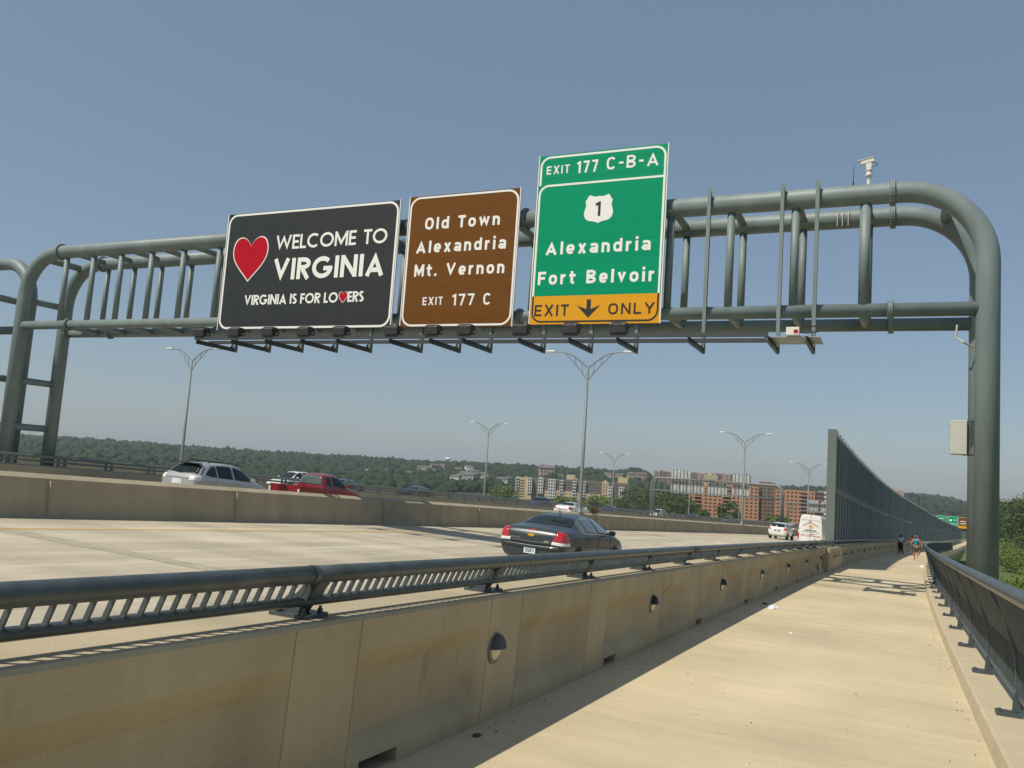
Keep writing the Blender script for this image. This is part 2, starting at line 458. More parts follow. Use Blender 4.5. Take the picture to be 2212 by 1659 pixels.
rr = thing('footpath_railing', 'long grey steel railing with round handrail on the outer kerb of the path', 'railing', pt(8.75, .95, .125))
RR_S = [8.75 - 2.54 * 4 + 2.54 * k for k in range(60)]
bm = B(); tube(bm, [pt(s, .77, 1.255) for s in srange(RR_S[0] - 1, 250, .6, 3, 140)], .056, 14)
obj('handrail', bm, 'rail_paint', rr, smooth=True, w=True)
bm = B(); tube(bm, [pt(s, 1.02, .29) for s in srange(RR_S[0] - 1, 250, .6, 3, 140)], .028, 8)
obj('bottom_rail', bm, 'rail_paint', rr, smooth=True, w=True)
def fr(s, t, h):
    """frame at a point of the line: x right, y forward down the grade, z up"""
    a = hd(s); g = -.04
    M = Matrix.Rotation(-a, 4, 'Z')
    M.translation = pt(s, t, h)
    return M
for i, s in enumerate(RR_S):
    bm = B(); M = fr(s, 0, 0)
    if s < 40:
        quad_box(bm, (.93, 0, .145), (.20, .15, .03), M)
        for dx in (-.07, .04): quad_box(bm, (.93 + dx, -.03, .172), (.03, .03, .025), M)
        prism(bm, [(.955, .16), (1.02, .16), (1.085, .30), (1.07, .62), (.96, 1.0), (.80, 1.215), (.755, 1.205), (.885, .96), (.975, .62), (.985, .34), (.965, .28)], .022, M @ Matrix(((1, 0, 0, 0), (0, 0, -1, .011), (0, 1, 0, 0), (0, 0, 0, 1))))
        bmesh.ops.recalc_face_normals(bm, faces=bm.faces)
    else:
        quad_box(bm, (.93, 0, .145), (.20, .15, .03), M); quad_box(bm, (0, 0, 0), (.09, .025, 1.10), M @ Matrix.Translation((.90, 0, .68)) @ Matrix.Rotation(-.22, 4, 'Y'))
    obj('post', bm, 'rail_paint', rr, w=True)
npk, rest_bm = 0, B()
for i, (a, b) in enumerate(zip(RR_S, RR_S[1:])):
    n = 22 if a < 60 else 10
    for k in range(1, n):
        s = a + (b - a) * k / n
        p0, p1, p2 = pt(s, 1.02, .30), pt(s, 1.0, .70), pt(s, .79, 1.215)
        one = s > 5.6 and npk < 100
        bm = B() if one else rest_bm
        tube(bm, [p0, p1, p2], .0085, 5)
        if one: obj('picket', bm, 'rail_paint', rr, w=True); npk += 1
o = obj('pickets', rest_bm, 'rail_paint', rr, w=True); o['kind'] = 'stuff'

# ================================================================== left parapet with recessed panels
PS = [3.68 + 2.22 * k for k in range(-3, 60)]      # rail posts / pilasters
SLOTS = [4.3 + 4.36 * k for k in range(-1, 7)]
def parapet_disp(s, h):
    d = 0.0
    k = round((s - 3.68) / 2.22); u = abs(s - (3.68 + 2.22 * k))     # 0 at pilaster centre .. 1.11 mid panel
    if u > .29:
        side = min(1.0, (u - .29) / .20)
        top = min(1.0, max(0.0, (.71 - h) / .16))
        bot = min(1.0, max(0.0, (h - .11) / .11))
        d = max(d, .12 * min(side, top, bot))
    elif u > .275: d = .006
    for q in SLOTS:
        if abs(s - q) < .20 and .015 < h < .095: d = .30
    return d
pw = thing('parapet', 'thick cream concrete parapet with recessed panels between road and footpath', 'wall', pt(3.68, -2.8, 0))
def parapet_part(name, sl, face_t, hs, disp):
    bm = B(); uvl = bm.loops.layers.uv.verify()
    rows = []
    for s in sl:
        rows.append([bm.verts.new(pt(s, face_t - disp(s, h) + .05 * h, h)) for h in hs])
    uvs = [[(s, h) for h in hs] for s in sl]
    for i in range(len(sl) - 1):
        for k in range(len(hs) - 1):
            f = bm.faces.new((rows[i][k], rows[i + 1][k], rows[i + 1][k + 1], rows[i][k + 1]))
            for l, (a, b) in zip(f.loops, ((i, k), (i + 1, k), (i + 1, k + 1), (i, k + 1))): l[uvl].uv = (uvs[a][b][0], uvs[a][b][1])
    # the top and the road side
    prof = [(face_t + .05 * hs[-1], hs[-1]), (face_t + .03, hs[-1] + .02), (-3.12, hs[-1] + .02), (-3.15, .88), (-3.22, .15), (-3.36, -.25)]
    n0 = len(bm.verts)
    ln = [0]
    for p, q in zip(prof, prof[1:]): ln.append(ln[-1] + hypot(p[0] - q[0], p[1] - q[1]))
    r2 = [[rows[i][-1]] + [bm.verts.new(pt(s, t, h)) for t, h in prof[1:]] for i, s in enumerate(sl)]
    for i in range(len(sl) - 1):
        for k in range(len(prof) - 1):
            f = bm.faces.new((r2[i][k], r2[i + 1][k], r2[i + 1][k + 1], r2[i][k + 1]))
            for l, (a, b) in zip(f.loops, ((i, k), (i + 1, k), (i + 1, k + 1), (i, k + 1))): l[uvl].uv = (sl[a], ln[b])
    for e in (0, -1):
        try: bm.faces.new([v for v in rows[e]] + r2[e][1:])
        except ValueError: pass
    bmesh.ops.recalc_face_normals(bm, faces=bm.faces)
    return obj(name, bm, 'parapet_concrete', pw, w=True)
hs = [-.02, .0, .014, .016, .055, .094,   .096, .11, .14, .18, .22, .3, .4, .5, .56, .60, .64, .68, .71, .78, .86, .89]
sl = []
s = -4.0
while s < 34.2:
    sl.append(s); s += .05 if s < 14 else .1
for q in SLOTS:
    for e in (-.201, -.199, .199, .201): sl.append(q + e)
for q in PS:
    for e in (-.291, -.289, -.276, -.274, .274, .276, .289, .291): sl.append(q + e)
sl = sorted(x for x in sl if -4.01 < x < 34.2); sl.append(34.2)
shade_auto(parapet_part('near_section', sl, -2.70, hs, parapet_disp), 25)
def disp2(s, h):
    k = round((s - 3.68) / 2.22); u = abs(s - (3.68 + 2.22 * k))
    return .05 if (u > .38 and .52 < h < .74 and s < 130) else 0
sl2 = [34.2]
for q in PS:
    for e in (-.39, -.37, .37, .39):
        if q + e > 34.3: sl2.append(q + e)
sl2 = sorted(sl2) + srange(PS[-1] + 2, 430, 6, 12)
hs2 = [-.02, .1, .3, .51, .53, .73, .75, .86, .89]
parapet_part('far_section', sl2, -2.55, hs2, disp2)
bm = B(); prof = [(-2.47, .02), (-2.47, .35)]
quad_box(bm, (-2.69, 0, .2), (.02, .9, .36), fr(32.6, 0, 0)); obj('access_panel', bm, 'kerb_concrete', pw, w=True)

# the railing on the parapet
pr = thing('parapet_railing', 'low grey two tube railing with slanted bars on top of the concrete parapet', 'railing', pt(3.68, -2.86, .91))
TT, TH, BT, BH = -2.750, 1.142, -2.822, .994
for a, b in ((-4.2, 3.60), (3.612, 12.5), (12.512, 34.3), (34.312, 420)):
    for nm, t, h, r in (('top_tube', TT, TH, .047), ('lower_tube', BT, BH, .027)):
        bm = B(); tube(bm, [pt(s, t, h) for s in srange(a, b, .6, 4, 140)], r, 16)
        obj(nm, bm, 'rail_paint', pr, smooth=True, w=True)
for s in (3.606, 12.506, 34.306):
    bm = B(); tube(bm, [pt(s - .02, TT, TH), pt(s + .02, TT, TH)], .0495, 16); obj('tube_collar', bm, 'rail_paint', pr, w=True, smooth=False)
post_bm = None
for i, s in enumerate(PS):
    if s > 112: break
    bm = B(); M = fr(s, 0, 0)
    quad_box(bm, (-2.875, 0, .921), (.235, .20, .022), M)
    A = M @ Matrix(((1, 0, 0, 0), (0, 0, -1, 0), (0, 1, 0, 0), (0, 0, 0, 1)))
    # leaning plates that carry the tubes
    prism(bm, [(-2.985, .932), (-2.845, .932), (-2.815, .975), (-2.712, 1.11), (-2.745, 1.15), (-2.80, 1.10), (-2.865, 1.035), (-2.925, 1.015)], .10, M @ Matrix(((1, 0, 0, 0), (0, 0, -1, .05), (0, 1, 0, 0), (0, 0, 0, 1))))
    bmesh.ops.recalc_face_normals(bm, faces=bm.faces)
    if s < 12:
        for dx in (-.085, .085):
            for dy in (-.07, .07):
                lathe(bm, [(.016, 0), (.016, .018), (.009, .02), (.009, .034)], 6, M @ Matrix.Translation((-2.875 + dx, dy, .932)))
    obj('post', bm, 'rail_paint', pr, w=True)
nb, rest_bm = 0, B()                      # the hundred nearest bars are parts of their own, the rest one part
for a, b in zip(PS, PS[1:]):
    if a > 60: break
    n = 26
    for k in range(1, n):
        s = a + (b - a) * k / n
        if abs(s - a) < .06 or abs(s - b) < .06: continue
        p0, p1 = pt(s, BT + .005, BH + .01), pt(s, TT - .012, TH - .015)
        d = (p1 - p0); M = Matrix.Translation((p0 + p1) / 2) @ d.to_track_quat('Z', 'Y').to_matrix().to_4x4()
        if s > .85 and nb < 100:
            bm = B(); quad_box(bm, (0, 0, 0), (.010, .025, d.length), M); obj('baluster', bm, 'rail_paint', pr, w=True); nb += 1
        else: quad_box(rest_bm, (0, 0, 0), (.010, .025, d.length), M)
o = obj('balusters', rest_bm, 'rail_paint', pr, w=True); o['kind'] = 'stuff'

# wall lights on the path side of the parapet
def make_wall_light():
    r = thing('wall_light', '', 'wall light', group='round hooded lights along the parapet')
    R_ = .112
    bm = B(); lathe(bm, [(R_, 0), (R_, .022), (R_ - .018, .03)], 24, Matrix.Rotation(pi / 2, 4, 'Y')); shade_auto(obj('bezel', bm, 'steel_paint', r), 30)
    # hood: upper half dome
    bm = B(); rows = []
    for i in range(9):
        a = pi * i / 8
        row = []
        for k in range(6):
            b = (pi / 2) * k / 5
            row.append(bm.verts.new((.028 + .070 * sin(b) * (1 if k else 0), -(R_ - .012) * cos(a) * cos(b * .96), (R_ - .012) * sin(a) * cos(b * .96) + .004)))
        rows.append(row)
    for a, b in zip(rows, rows[1:]):
        for k in range(5): bm.faces.new((a[k], b[k], b[k + 1], a[k + 1]))
    bmesh.ops.solidify(bm, geom=bm.faces[:], thickness=.006)
    bmesh.ops.recalc_face_normals(bm, faces=bm.faces)
    obj('hood', bm, 'steel_paint', r, smooth=True)
    bm = B(); lathe(bm, [(R_ - .02, .024), (R_ - .03, .034), (.03, .05)], 20, Matrix.Rotation(pi / 2, 4, 'Y')); obj('lens', bm, 'lamp_lens', r, smooth=True)
    return r
WL = make_wall_light()
wl_s = [1.3 + 4.44 * k for k in range(0, 22)]
names = {1: 'largest hooded wall light, pale lens showing, nearest to the camera', 2: 'second hooded wall light from the near end of the parapet, pale lens sliver', 3: 'third hooded wall light from the near end of the parapet',
         4: 'hooded wall light on the parapet just past the white litter on the path', 5: 'hooded wall light before the gantry shadow on the path', 6: 'hooded wall light closest to the flush access panel'}
first = True
for k, s in enumerate(wl_s):
    if k == 0: continue
    t = -2.685 if s < 34.2 else -2.53
    lb = names.get(k, 'tiny hooded wall light on the far parapet below the noise wall')
    if first: o = WL; first = False
    else: o = dup(WL)
    o.location = pt(s, t, .53); o.rotation_euler = (0, 0, -hd(s)); o['label'] = lb

# ================================================================== middle wall and left barrier
mw = thing('middle_wall', 'long tan concrete wall dividing the near lanes from the lanes beyond', 'wall', pt(20, -19, gz(-19)))
TM = -18.75
bm = B(); sweep(bm, [(TM, -.05), (TM - .06, .2), (TM - .10, .95), (TM - .30, 1.055), (TM - .50, 1.055), (TM - .52, 1.0), (TM - .56, .2), (TM - .62, -.05)], srange(-12, 420, 1.5, 6), base=lambda t: gz(TM))
obj('wall_body', bm, 'barrier_concrete', mw, w=True)
for s in (13.9, 20.2, 28.3, 36.4, 44.5, 52.6, 68, 84, 100):       # expansion joints
    bm = B(); quad_box(bm, (TM - .055, 0, gz(TM) + .46), (.101, .005, .88), fr(s, 0, 0)); obj('joint', bm, 'joint_dark', mw, w=True)
lb = thing('outer_barrier', 'tan concrete barrier on the left edge of the bridge below a two tube rail', 'barrier', pt(25, -34.6, gz(-34.6)))
TB = -34.4
bm = B(); sweep(bm, [(TB, -.05), (TB - .1, .2), (TB - .14, .65), (TB - .30, .72), (TB - .55, .72), (TB - .6, -.05)], srange(-6, 420, 2, 8), base=lambda t: gz(TB))
obj('barrier_body', bm, 'barrier_concrete', lb, w=True)
lr = thing('barrier_railing', 'grey two tube rail with paired posts on the left outer barrier', 'railing', pt(25, -34.7, gz(-34.6) + .72))
for nm, h, r in (('top_tube', 1.10, .065), ('lower_tube', .90, .05)):
    bm = B(); tube(bm, [pt(s, TB - .34, gz(TB) + h) for s in srange(-6, 400, 2, 8)], r, 8); obj(nm, bm, 'steel_paint', lr, smooth=True, w=True)
for k in range(95):
    s = 16 + 2.44 * k
    bm = B()
    for d in (-.16, .16): quad_box(bm, (TB - .36, d, gz(TB) + .9), (.12, .09, .36), fr(s, 0, 0))
    quad_box(bm, (TB - .36, 0, gz(TB) + .735), (.20, .46, .03), fr(s, 0, 0)); bmesh.ops.remove_doubles(bm, verts=bm.verts, dist=.001)
    obj('post', bm, 'steel_paint', lr, w=True)
# the far bridge: near barrier, middle wall, thin rail
for nm, t, h, lbl in (('far_barrier', -38.75, .45, 'low tan barrier on the near edge of the far bridge'), ('far_barrier', -55.2, .9, 'wall along the middle of the far bridge carrying lamp posts'), ('far_barrier', -75, .9, 'barrier along the outer edge of the far bridge')):
    bm = B(); sweep(bm, [(t, .85), (t - .1, .9 + h), (t - .45, .9 + h), (t - .5, .85)], srange(-6, 420, 3, 8))
    tag(obj(nm, bm, 'barrier_concrete'), lbl, 'barrier')
fr_ = thing('far_railing', 'thin grey railing on the near edge of the far bridge', 'railing', pt(30, -38.95, 1.35))
for h, r in ((1.95, .04), (1.65, .03)):
    bm = B(); tube(bm, [pt(s, -38.95, h) for s in srange(0, 400, 2, 8)], r, 6); obj('rail_tube', bm, 'steel_paint', fr_, w=True)
for k in range(90):
    bm = B(); quad_box(bm, (-38.95, 0, 1.66), (.06, .06, .62), fr(16 + 3.0 * k, 0, 0)); obj('post', bm, 'steel_paint', fr_, w=True)

# ================================================================== noise wall on the far parapet
nw = thing('noise_wall', 'tall dark grey steel noise wall in two tiers curving away along the parapet', 'noise wall', pt(38.7, -2.9, .9))
NS0, NS1, NT = 38.7, 470.0, -2.93
def panel_run(name, h0, h1, t0, t1, ds=1.0):
    bm = B(); sweep(bm, [(NT + t0, h0), (NT + t0, h1), (NT + t1, h1), (NT + t1, h0)], srange(NS0 + .12, NS1, ds, 8, 150)); obj(name, bm, 'wall_steel', nw, w=True)
panel_run('lower_panel', 1.10, 3.20, .10, .05)
panel_run('upper_panel', 3.46, 5.78, .0, -.05)
panel_run('ledge', 3.205, 3.25, .16, .03)
panel_run('top_rail', 5.84, 5.90, .02, -.10)
bm = B(); quad_box(bm, (NT + .0, 0, 3.44), (.36, .10, 5.0), fr(NS0, 0, 0)); 
for z in (5.35, 4.0, 3.45): quad_box(bm, (NT + .09, -.055, z), (.035, .02, .035), fr(NS0, 0, 0))
obj('end_post', bm, 'steel_paint', nw, w=True)
s = NS0 + 1.22; k = 0
pm = None
while s < NS1 and k < 98:
    bm = B(); M = fr(s, 0, 0)
    quad_box(bm, (NT + .13, 0, 2.17), (.10, .10, 2.34), M); quad_box(bm, (NT + .04, 0, 4.62), (.11, .10, 2.3), M)
    quad_box(bm, (NT + .09, 0, 3.44), (.26, .16, .10), M); quad_box(bm, (NT + .01, 0, 5.90), (.26, .22, .16), M)
    obj('wall_post', bm, 'wall_steel', nw, w=True)
    s += 1.5 * max(1, s / 60); k += 1
# ================================================================== sign gantry over our bridge
def arc_path(x0, z0, x1, z1, r, y):
    """chord at height z0 from x0 to x1, bent down to z1 (x1 > x0: right hand bend)"""
    sg = 1 if x1 > x0 else -1
    p = [Vector((x0, y, z0))]
    for k in range(13):
        a = (pi / 2) * k / 12
        p.append(Vector((x1 - sg * r + sg * r * sin(a), y, z0 - r + r * cos(a))))
    p.append(Vector((x1, y, z1)))
    return p
def flange(bm, p, axis, r, th=.10, bolts=22):
    M = Matrix.Translation(p) @ (Matrix.Rotation(pi / 2, 4, 'Y') if axis == 'x' else Matrix.Identity(4))
    lathe(bm, [(r + .075, -th / 2), (r + .075, -.008), (r + .055, -.006), (r + .055, .006), (r + .075, .008), (r + .075, th / 2)], 28, M)
    for k in range(bolts):
        a = 2 * pi * k / bolts
        quad_box(bm, ((r + .045) * cos(a), (r + .045) * sin(a), 0), (.03, .03, th + .05), M)
ga = thing('sign_gantry', 'large grey tubular steel gantry carrying the road signs over the near lanes', 'sign gantry', (2.05, 24.0, -.9))
YF, YB, ZT, ZL = 24.0, 26.1, 9.80, 6.57
XR, XL = 2.05, -35.42
for y in (YF, YB):
    bm = B(); tube(bm, arc_path(-16, ZT, XR, -3.4, 2.0, y), .285, 28, True); obj('top_chord', bm, 'gantry_paint', ga, smooth=True, w=True)
    bm = B(); tube(bm, arc_path(-16, ZT, XL, -1.6, 2.0, y), .285, 28, True); obj('top_chord', bm, 'gantry_paint', ga, smooth=True, w=True)
    bm = B(); tube(bm, [(XR - .2, y, ZL), (XL + .2, y, ZL)], .187, 22); obj('lower_chord', bm, 'gantry_paint', ga, smooth=True, w=True)
    for x, z, r in ((-.22, ZT, .285), (-11.08, ZT, .285), (-33.3, ZT, .285), (-.22, ZL, .187), (-11.08, ZL, .187), (-32.3, ZL, .187)):
        bm = B(); flange(bm, Vector((x, y, z)), 'x', r); obj('flange', bm, 'gantry_paint', ga, w=True)
VX = [-.89, -2.71, -4.5] + [-4.5 - 1.786 * k for k in range(1, 11)] + [-24.15, -26.04, -27.8, -29.56, -31.23, -32.92]
for i, x in enumerate(VX):
    r = .14 if i == 0 else .115
    for y in (YF, YB):
        bm = B(); tube(bm, [(x, y, ZL + .1), (x, y, ZT - .1)], r, 16); obj('vertical_tube', bm, 'gantry_paint', ga, smooth=True, w=True)
    for z in (ZL, ZT):
        bm = B(); tube(bm, [(x, YF + .1, z), (x, YB - .1, z)], r, 16); obj('cross_tube', bm, 'gantry_paint', ga, smooth=True, w=True)
for x in (XR, XL):
    for z in (7.75, 4.15, 2.1, .1) if x < 0 else (7.9, 4.6, 2.4, -.2, -2):
        bm = B(); tube(bm, [(x, YF, z), (x, YB, z)], .15, 16); obj('leg_rung', bm, 'gantry_paint', ga, smooth=True, w=True)
for x in (XR - .9, XL + .9):
    bm = B(); tube(bm, [(x, YF, ZT - .22), (x, YB, ZT - .22)], .15, 16); obj('leg_rung', bm, 'gantry_paint', ga, smooth=True, w=True)
# hangers, lamp arms, long rails of the lighting frame
HX = [-22.56, -20.92, -19.46, -17.95, -16.51, -14.49, -13.04, -11.87, -9.90, -10.06 + .0, -8.49, -7.07]
HX = [-22.56, -20.95, -19.46, -17.95, -16.51, -14.49, -13.04, -11.90, -10.05, -8.49, -7.07]
for x in HX + [-5.09, -3.04, -2.11]:
    bm = B(); zt = 10.2 if x > -6 else 10.3
    y0 = 23.62
    quad_box(bm, (x, y0, (5.33 + zt) / 2), (.10, .012, zt - 5.33)); quad_box(bm, (x, y0 + .12, (5.33 + zt) / 2), (.10, .012, zt - 5.33)); quad_box(bm, (x, y0 + .06, (5.33 + zt) / 2), (.010, .108, zt - 5.33))
    for z in (ZL, ZT): quad_box(bm, (x, y0 + .20, z), (.16, .12, .3))
    obj('hanger_beam', bm, 'gantry_paint', ga, w=True)
    bm = B(); quad_box(bm, (x, 22.68, 5.345), (.075, 1.86, .012)); quad_box(bm, (x, 22.68, 5.41), (.012, 1.86, .118)); quad_box(bm, (x, 22.68, 5.475), (.075, 1.86, .012))
    prism(bm, [(23.55, 5.48), (23.40, 5.48), (23.55, 5.68)], .012, Matrix(((0, 0, 1, x - .006), (1, 0, 0, 0), (0, 1, 0, 0), (0, 0, 0, 1))))
    obj('lamp_arm', bm, 'dark_steel', ga, w=True)
for y, z in ((21.88, 5.60), (22.55, 5.56)):
    bm = B(); quad_box(bm, (-12.9, y, z), (19.7, .07, .014)); quad_box(bm, (-12.9, y - .03, z - .055), (19.7, .008, .10)); quad_box(bm, (-12.9, y + .03, z - .055), (19.7, .008, .10))
    obj('lighting_rail', bm, 'dark_steel', ga, w=True)
bm = B(); quad_box(bm, (-2.48, 22.5, 5.50), (1.35, 1.1, .03)); obj('equipment_plate', bm, 'galvanized', ga, w=True)
bm = B(); pts = [Vector((-2.3, 21.98, 5.62)), Vector((-2.1, 22.2, 5.64)), Vector((-1.9, 22.6, 5.75)), Vector((-2.0, 23.2, 6.0)), Vector((-2.4, 23.7, 6.1)), Vector((-2.5, 23.8, 6.35))]
tube(bm, pts, .018, 6); obj('cable', bm, 'black_plastic', ga, w=True)
bm = B(); pts = [Vector((1.45, 25.6, 6.45)), Vector((1.42, 25.6, 6.1)), Vector((1.6, 25.5, 5.95)), Vector((1.85, 25.7, 5.85))]
tube(bm, pts, .03, 6); obj('cable', bm, 'cabinet_grey', ga, w=True)
# cable drops with light clips on the rear chord
for x in (-1.72, -1.58, -1.42):
    bm = B(); tube(bm, [(x, YB - .30, 9.92), (x, YB - .31, 9.75), (x - .01, YB - .27, 9.52)], [.03, .012, .012], 6); obj('cable_drop', bm, 'white_plastic', ga, w=True)
# small white control box on the plate
o = thing('control_box', 'small white box with a red mark on the steel plate below the gantry', 'box', (-2.45, 21.9, 5.515))
bm = B(); quad_box(bm, (0, 0, .11), (.32, .16, .21), bevel=.012); obj('housing', bm, 'white_plastic', o)
bm = B(); quad_box(bm, (.08, -.083, .10), (.10, .008, .09)); obj('switch', bm, 'sign_red', o)
# sign lamps
def sign_lamp():
    r = thing('sign_lamp', '', 'sign light', group='black sign lights under the road signs')
    bm = B(); prism(bm, [(-.18, 0), (.18, 0), (.18, .20), (.12, .29), (-.12, .29), (-.18, .22)], .46, Matrix(((0, 0, 1, -.23), (1, 0, 0, 0), (0, 1, 0, 0), (0, 0, 0, 1)))); obj('housing', bm, 'black_plastic', r)
    bm = B(); quad_box(bm, (0, .0, .302), (.40, .22, .02)); obj('lens', bm, 'glass_dark', r)
    bm = B(); quad_box(bm, (0, 0, -.02), (.10, .12, .04)); obj('bracket', bm, 'galvanized', r)
    bm = B(); quad_box(bm, (.26, .02, .09), (.07, .05, .07)); obj('conduit_box', bm, 'galvanized', r)
    for x in (-.19, .19):
        bm = B(); quad_box(bm, (x, -.20, .24), (.035, .035, .035)); obj('knob', bm, 'galvanized', r)
    return r
lampx = [(-22.56, 'black sign light at the left end, just clear of the black sign'), (-20.95, 'black sign light under the lower left corner of the black sign'), (-19.46, 'black sign light under the black sign below the word FOR'),
         (-17.95, 'black sign light under the black sign right of its middle'), (-16.51, 'black sign light under the lower right part of the black sign'), (-14.49, 'black sign light between black sign and brown sign'),
         (-13.04, 'black sign light under the middle of the brown sign'), (-11.90, 'black sign light under the right part of the brown sign'), (-10.05, 'black sign light under the gap right of the brown sign'), (-8.49, 'black sign light under the yellow EXIT ONLY panel by its arrow'), (-7.07, 'black sign light under the word ONLY')]
SL = None
for x, l in lampx:
    if SL is None: SL = o = sign_lamp()
    else: o = dup(SL)
    o.location = (x, 21.98, 5.62); o['label'] = l

# ------------------------------------------------------------------ lettering by strokes
def ell(cx, cy, rx, ry, a0, a1, n=18, p=2.0):
    o = []
    for k in range(n + 1):
        a = radians(a0 + (a1 - a0) * k / n); c, s = cos(a), sin(a)
        o.append((cx + rx * math.copysign(abs(c) ** (2 / p), c), cy + ry * math.copysign(abs(s) ** (2 / p), s)))
    return o
def glyph(ch, w, geo=False):
    """centre lines for cap height 1 and stroke w -> (width, [(points, closed)])"""
    h = w / 2; lo, hi = h, 1 - h
    XH = .75; p = 2.0 if geo else 2.5
    S = []
    def add(*pts): S.append((list(pts), False))
    if ch == ' ': return (.32 if geo else .30), []
    if ch == 'E':
        W = .52 if geo else .58; add((W, hi), (h, hi), (h, lo), (W, lo)); add((h, .5), (W * .93, .5))
    elif ch == 'F':
        W = .50 if geo else .58; add((W, hi), (h, hi), (h, 0)); add((h, .5), (W * .9, .5))
    elif ch == 'L':
        W = .48 if geo else .56; add((h, 1), (h, lo), (W, lo))
    elif ch == 'T':
        W = .58 if geo else .60; add((0, hi), (W, hi)); add((W / 2, hi), (W / 2, 0))
    elif ch == 'I': W = w; add((h, 0), (h, 1))
    elif ch == 'X':
        W = .74; add((h * 1.15, 0), (W - h * 1.15, 1)); add((h * 1.15, 1), (W - h * 1.15, 0))
    elif ch == 'Y':
        W = .76; add((h * 1.1, 1), (W / 2, .44), (W - h * 1.1, 1)); add((W / 2, .5), (W / 2, 0))
    elif ch == 'V':
        W = .84; add((h * 1.1, 1), (W / 2, w * .9), (W - h * 1.1, 1))
    elif ch == 'A':
        W = .86; add((h * 1.1, 0), (W / 2, 1 - w * .9), (W - h * 1.1, 0)); add((W * .24, .27), (W * .76, .27))
    elif ch == 'W':
        W = 1.22; add((h * 1.1, 1), (W * .27, w * .9), (W / 2, 1 - w), (W * .73, w * .9), (W - h * 1.1, 1))
    elif ch == 'M':
        W = .96 if geo else .84; add((h, 0), (h, 1)); add((W - h, 0), (W - h, 1)); add((h, 1 - h * .5), (W / 2, w * 1.2), (W - h, 1 - h * .5))
    elif ch == 'N':
        W = .78 if geo else .70; add((h, 0), (h, 1)); add((W - h, 0), (W - h, 1)); add((h, 1 - h * .6), (W - h, h * .6))
    elif ch == 'O':
        W = 1.02 if geo else .74; S.append((ell(W / 2, .5, W / 2 - h, .5 - h, 0, 360, 36, p)[:-1], True))
    elif ch == 'C':
        W = .90 if geo else .70; S.append((ell(W / 2 + (.05 if geo else 0), .5, W / 2 - h + (.05 if geo else 0), .5 - h, 50 if geo else 38, 310 if geo else 322, 30, p), False))
    elif ch == 'G':
        W = .98; S.append((ell(W / 2, .5, W / 2 - h, .5 - h, 45, 358, 34, p), False)); add((W * .55, .45), (W - h * .4, .45))
    elif ch == 'R':
        W = .66; add((h, 0), (h, 1)); S.append(([(h, hi), (W * .45, hi)] + ell(W * .45, .72, W * .55 - h, .28 - h, 90, -90, 12) + [(h, .44 + h)], False)); add((W * .42, .46), (W - h, 0))
    elif ch == 'B':
        W = .68; add((h, 0), (h, 1)); S.append(([(h, hi), (W * .5, hi)] + ell(W * .5, .735, W * .47 - h, .265 - h, 90, -90, 12) + [(h, .47 + h)], False)); S.append(([(h, .55 - h), (W * .5, .55 - h)] + ell(W * .5, .275, W * .5 - h, .275 - h, 90, -90, 12) + [(h, lo)], False))
    elif ch == 'P':
        W = .62; add((h, 0), (h, 1)); S.append(([(h, hi), (W * .45, hi)] + ell(W * .45, .70, W * .55 - h, .30 - h, 90, -90, 12) + [(h, .40 + h)], False))
    elif ch == 'S':
        W = .56; S.append((ell(W / 2, .735, W / 2 - h, .265 - h, 35, 250, 16) + ell(W / 2, .265, W / 2 - h, .265 - h, 70, -145, 16), False))
    elif ch == 'Z': W = .62; add((0, hi), (W - h, hi), (h, lo), (W, lo))
    elif ch == '1': W = .36; add((W - h, 0), (W - h, 1)); add((W - h, hi), (0.0, .78))
    elif ch == '7': W = .62; add((0, hi), (W - h, hi), (W * .40, 0))
    elif ch == '0': W = .66; S.append((ell(W / 2, .5, W / 2 - h, .5 - h, 0, 360, 30, p)[:-1], True))
    elif ch == '2': W = .62; S.append((ell(W / 2, .70, W / 2 - h, .30 - h, 165, -30, 14) + [(h, lo), (W, lo)], False))
    elif ch == '3': W = .60; S.append((ell(W * .45, .735, W * .5 - h, .265 - h, 150, -90, 14), False)); S.append((ell(W * .45, .275, W * .55 - h, .275 - h, 90, -150, 14), False))
    elif ch == '5': W = .60; S.append(([(W, hi), (h, hi), (h, .56)] + ell(W * .45, .31, W * .55 - h, .31 - h, 100, -150, 16), False))
    elif ch == '6': W = .62; S.append((ell(W / 2, .31, W / 2 - h, .31 - h, 0, 360, 24)[:-1], True)); add((h, .33), (W * .35, .75), (W * .72, 1))
    elif ch == '9': W = .62; S.append((ell(W / 2, .69, W / 2 - h, .31 - h, 0, 360, 24)[:-1], True)); add((W - h, .67), (W * .65, .25), (W * .28, 0))
    elif ch == '-': W = .34; add((0, .47), (W, .47))
    elif ch == '.': W = w; add((0, h), (w, h))
    elif ch == 'o': W = .62; S.append((ell(W / 2, XH / 2, W / 2 - h, XH / 2 - h, 0, 360, 28, p)[:-1], True))
    elif ch == 'd': W = .62; add((W - h, 0), (W - h, 1)); S.append((ell(W * .47, XH / 2, W * .47 - h, XH / 2 - h, 25, 335, 24, p), False)); 
    elif ch == 'a':
        W = .60; S.append(([(h * .8, XH * .80)] + ell(W * .48, XH * .72, W * .52 - h, XH * .28 - h, 140, 0, 10) + [(W - h, 0)], False)); S.append((ell(W * .47, XH * .30, W * .47 - h, XH * .30 - h, 20, 340, 20), False))
    elif ch == 'e':
        W = .60; S.append((ell(W / 2, XH / 2, W / 2 - h, XH / 2 - h, 0, 318, 26, p), False)); add((h, XH * .47), (W - h * .3, XH * .47))
    elif ch == 'n':
        W = .58; add((h, 0), (h, XH)); S.append((ell(W / 2, XH * .6, W / 2 - h, XH * .4 - h, 170, 0, 14) + [(W - h, 0)], False))
    elif ch == 'r':
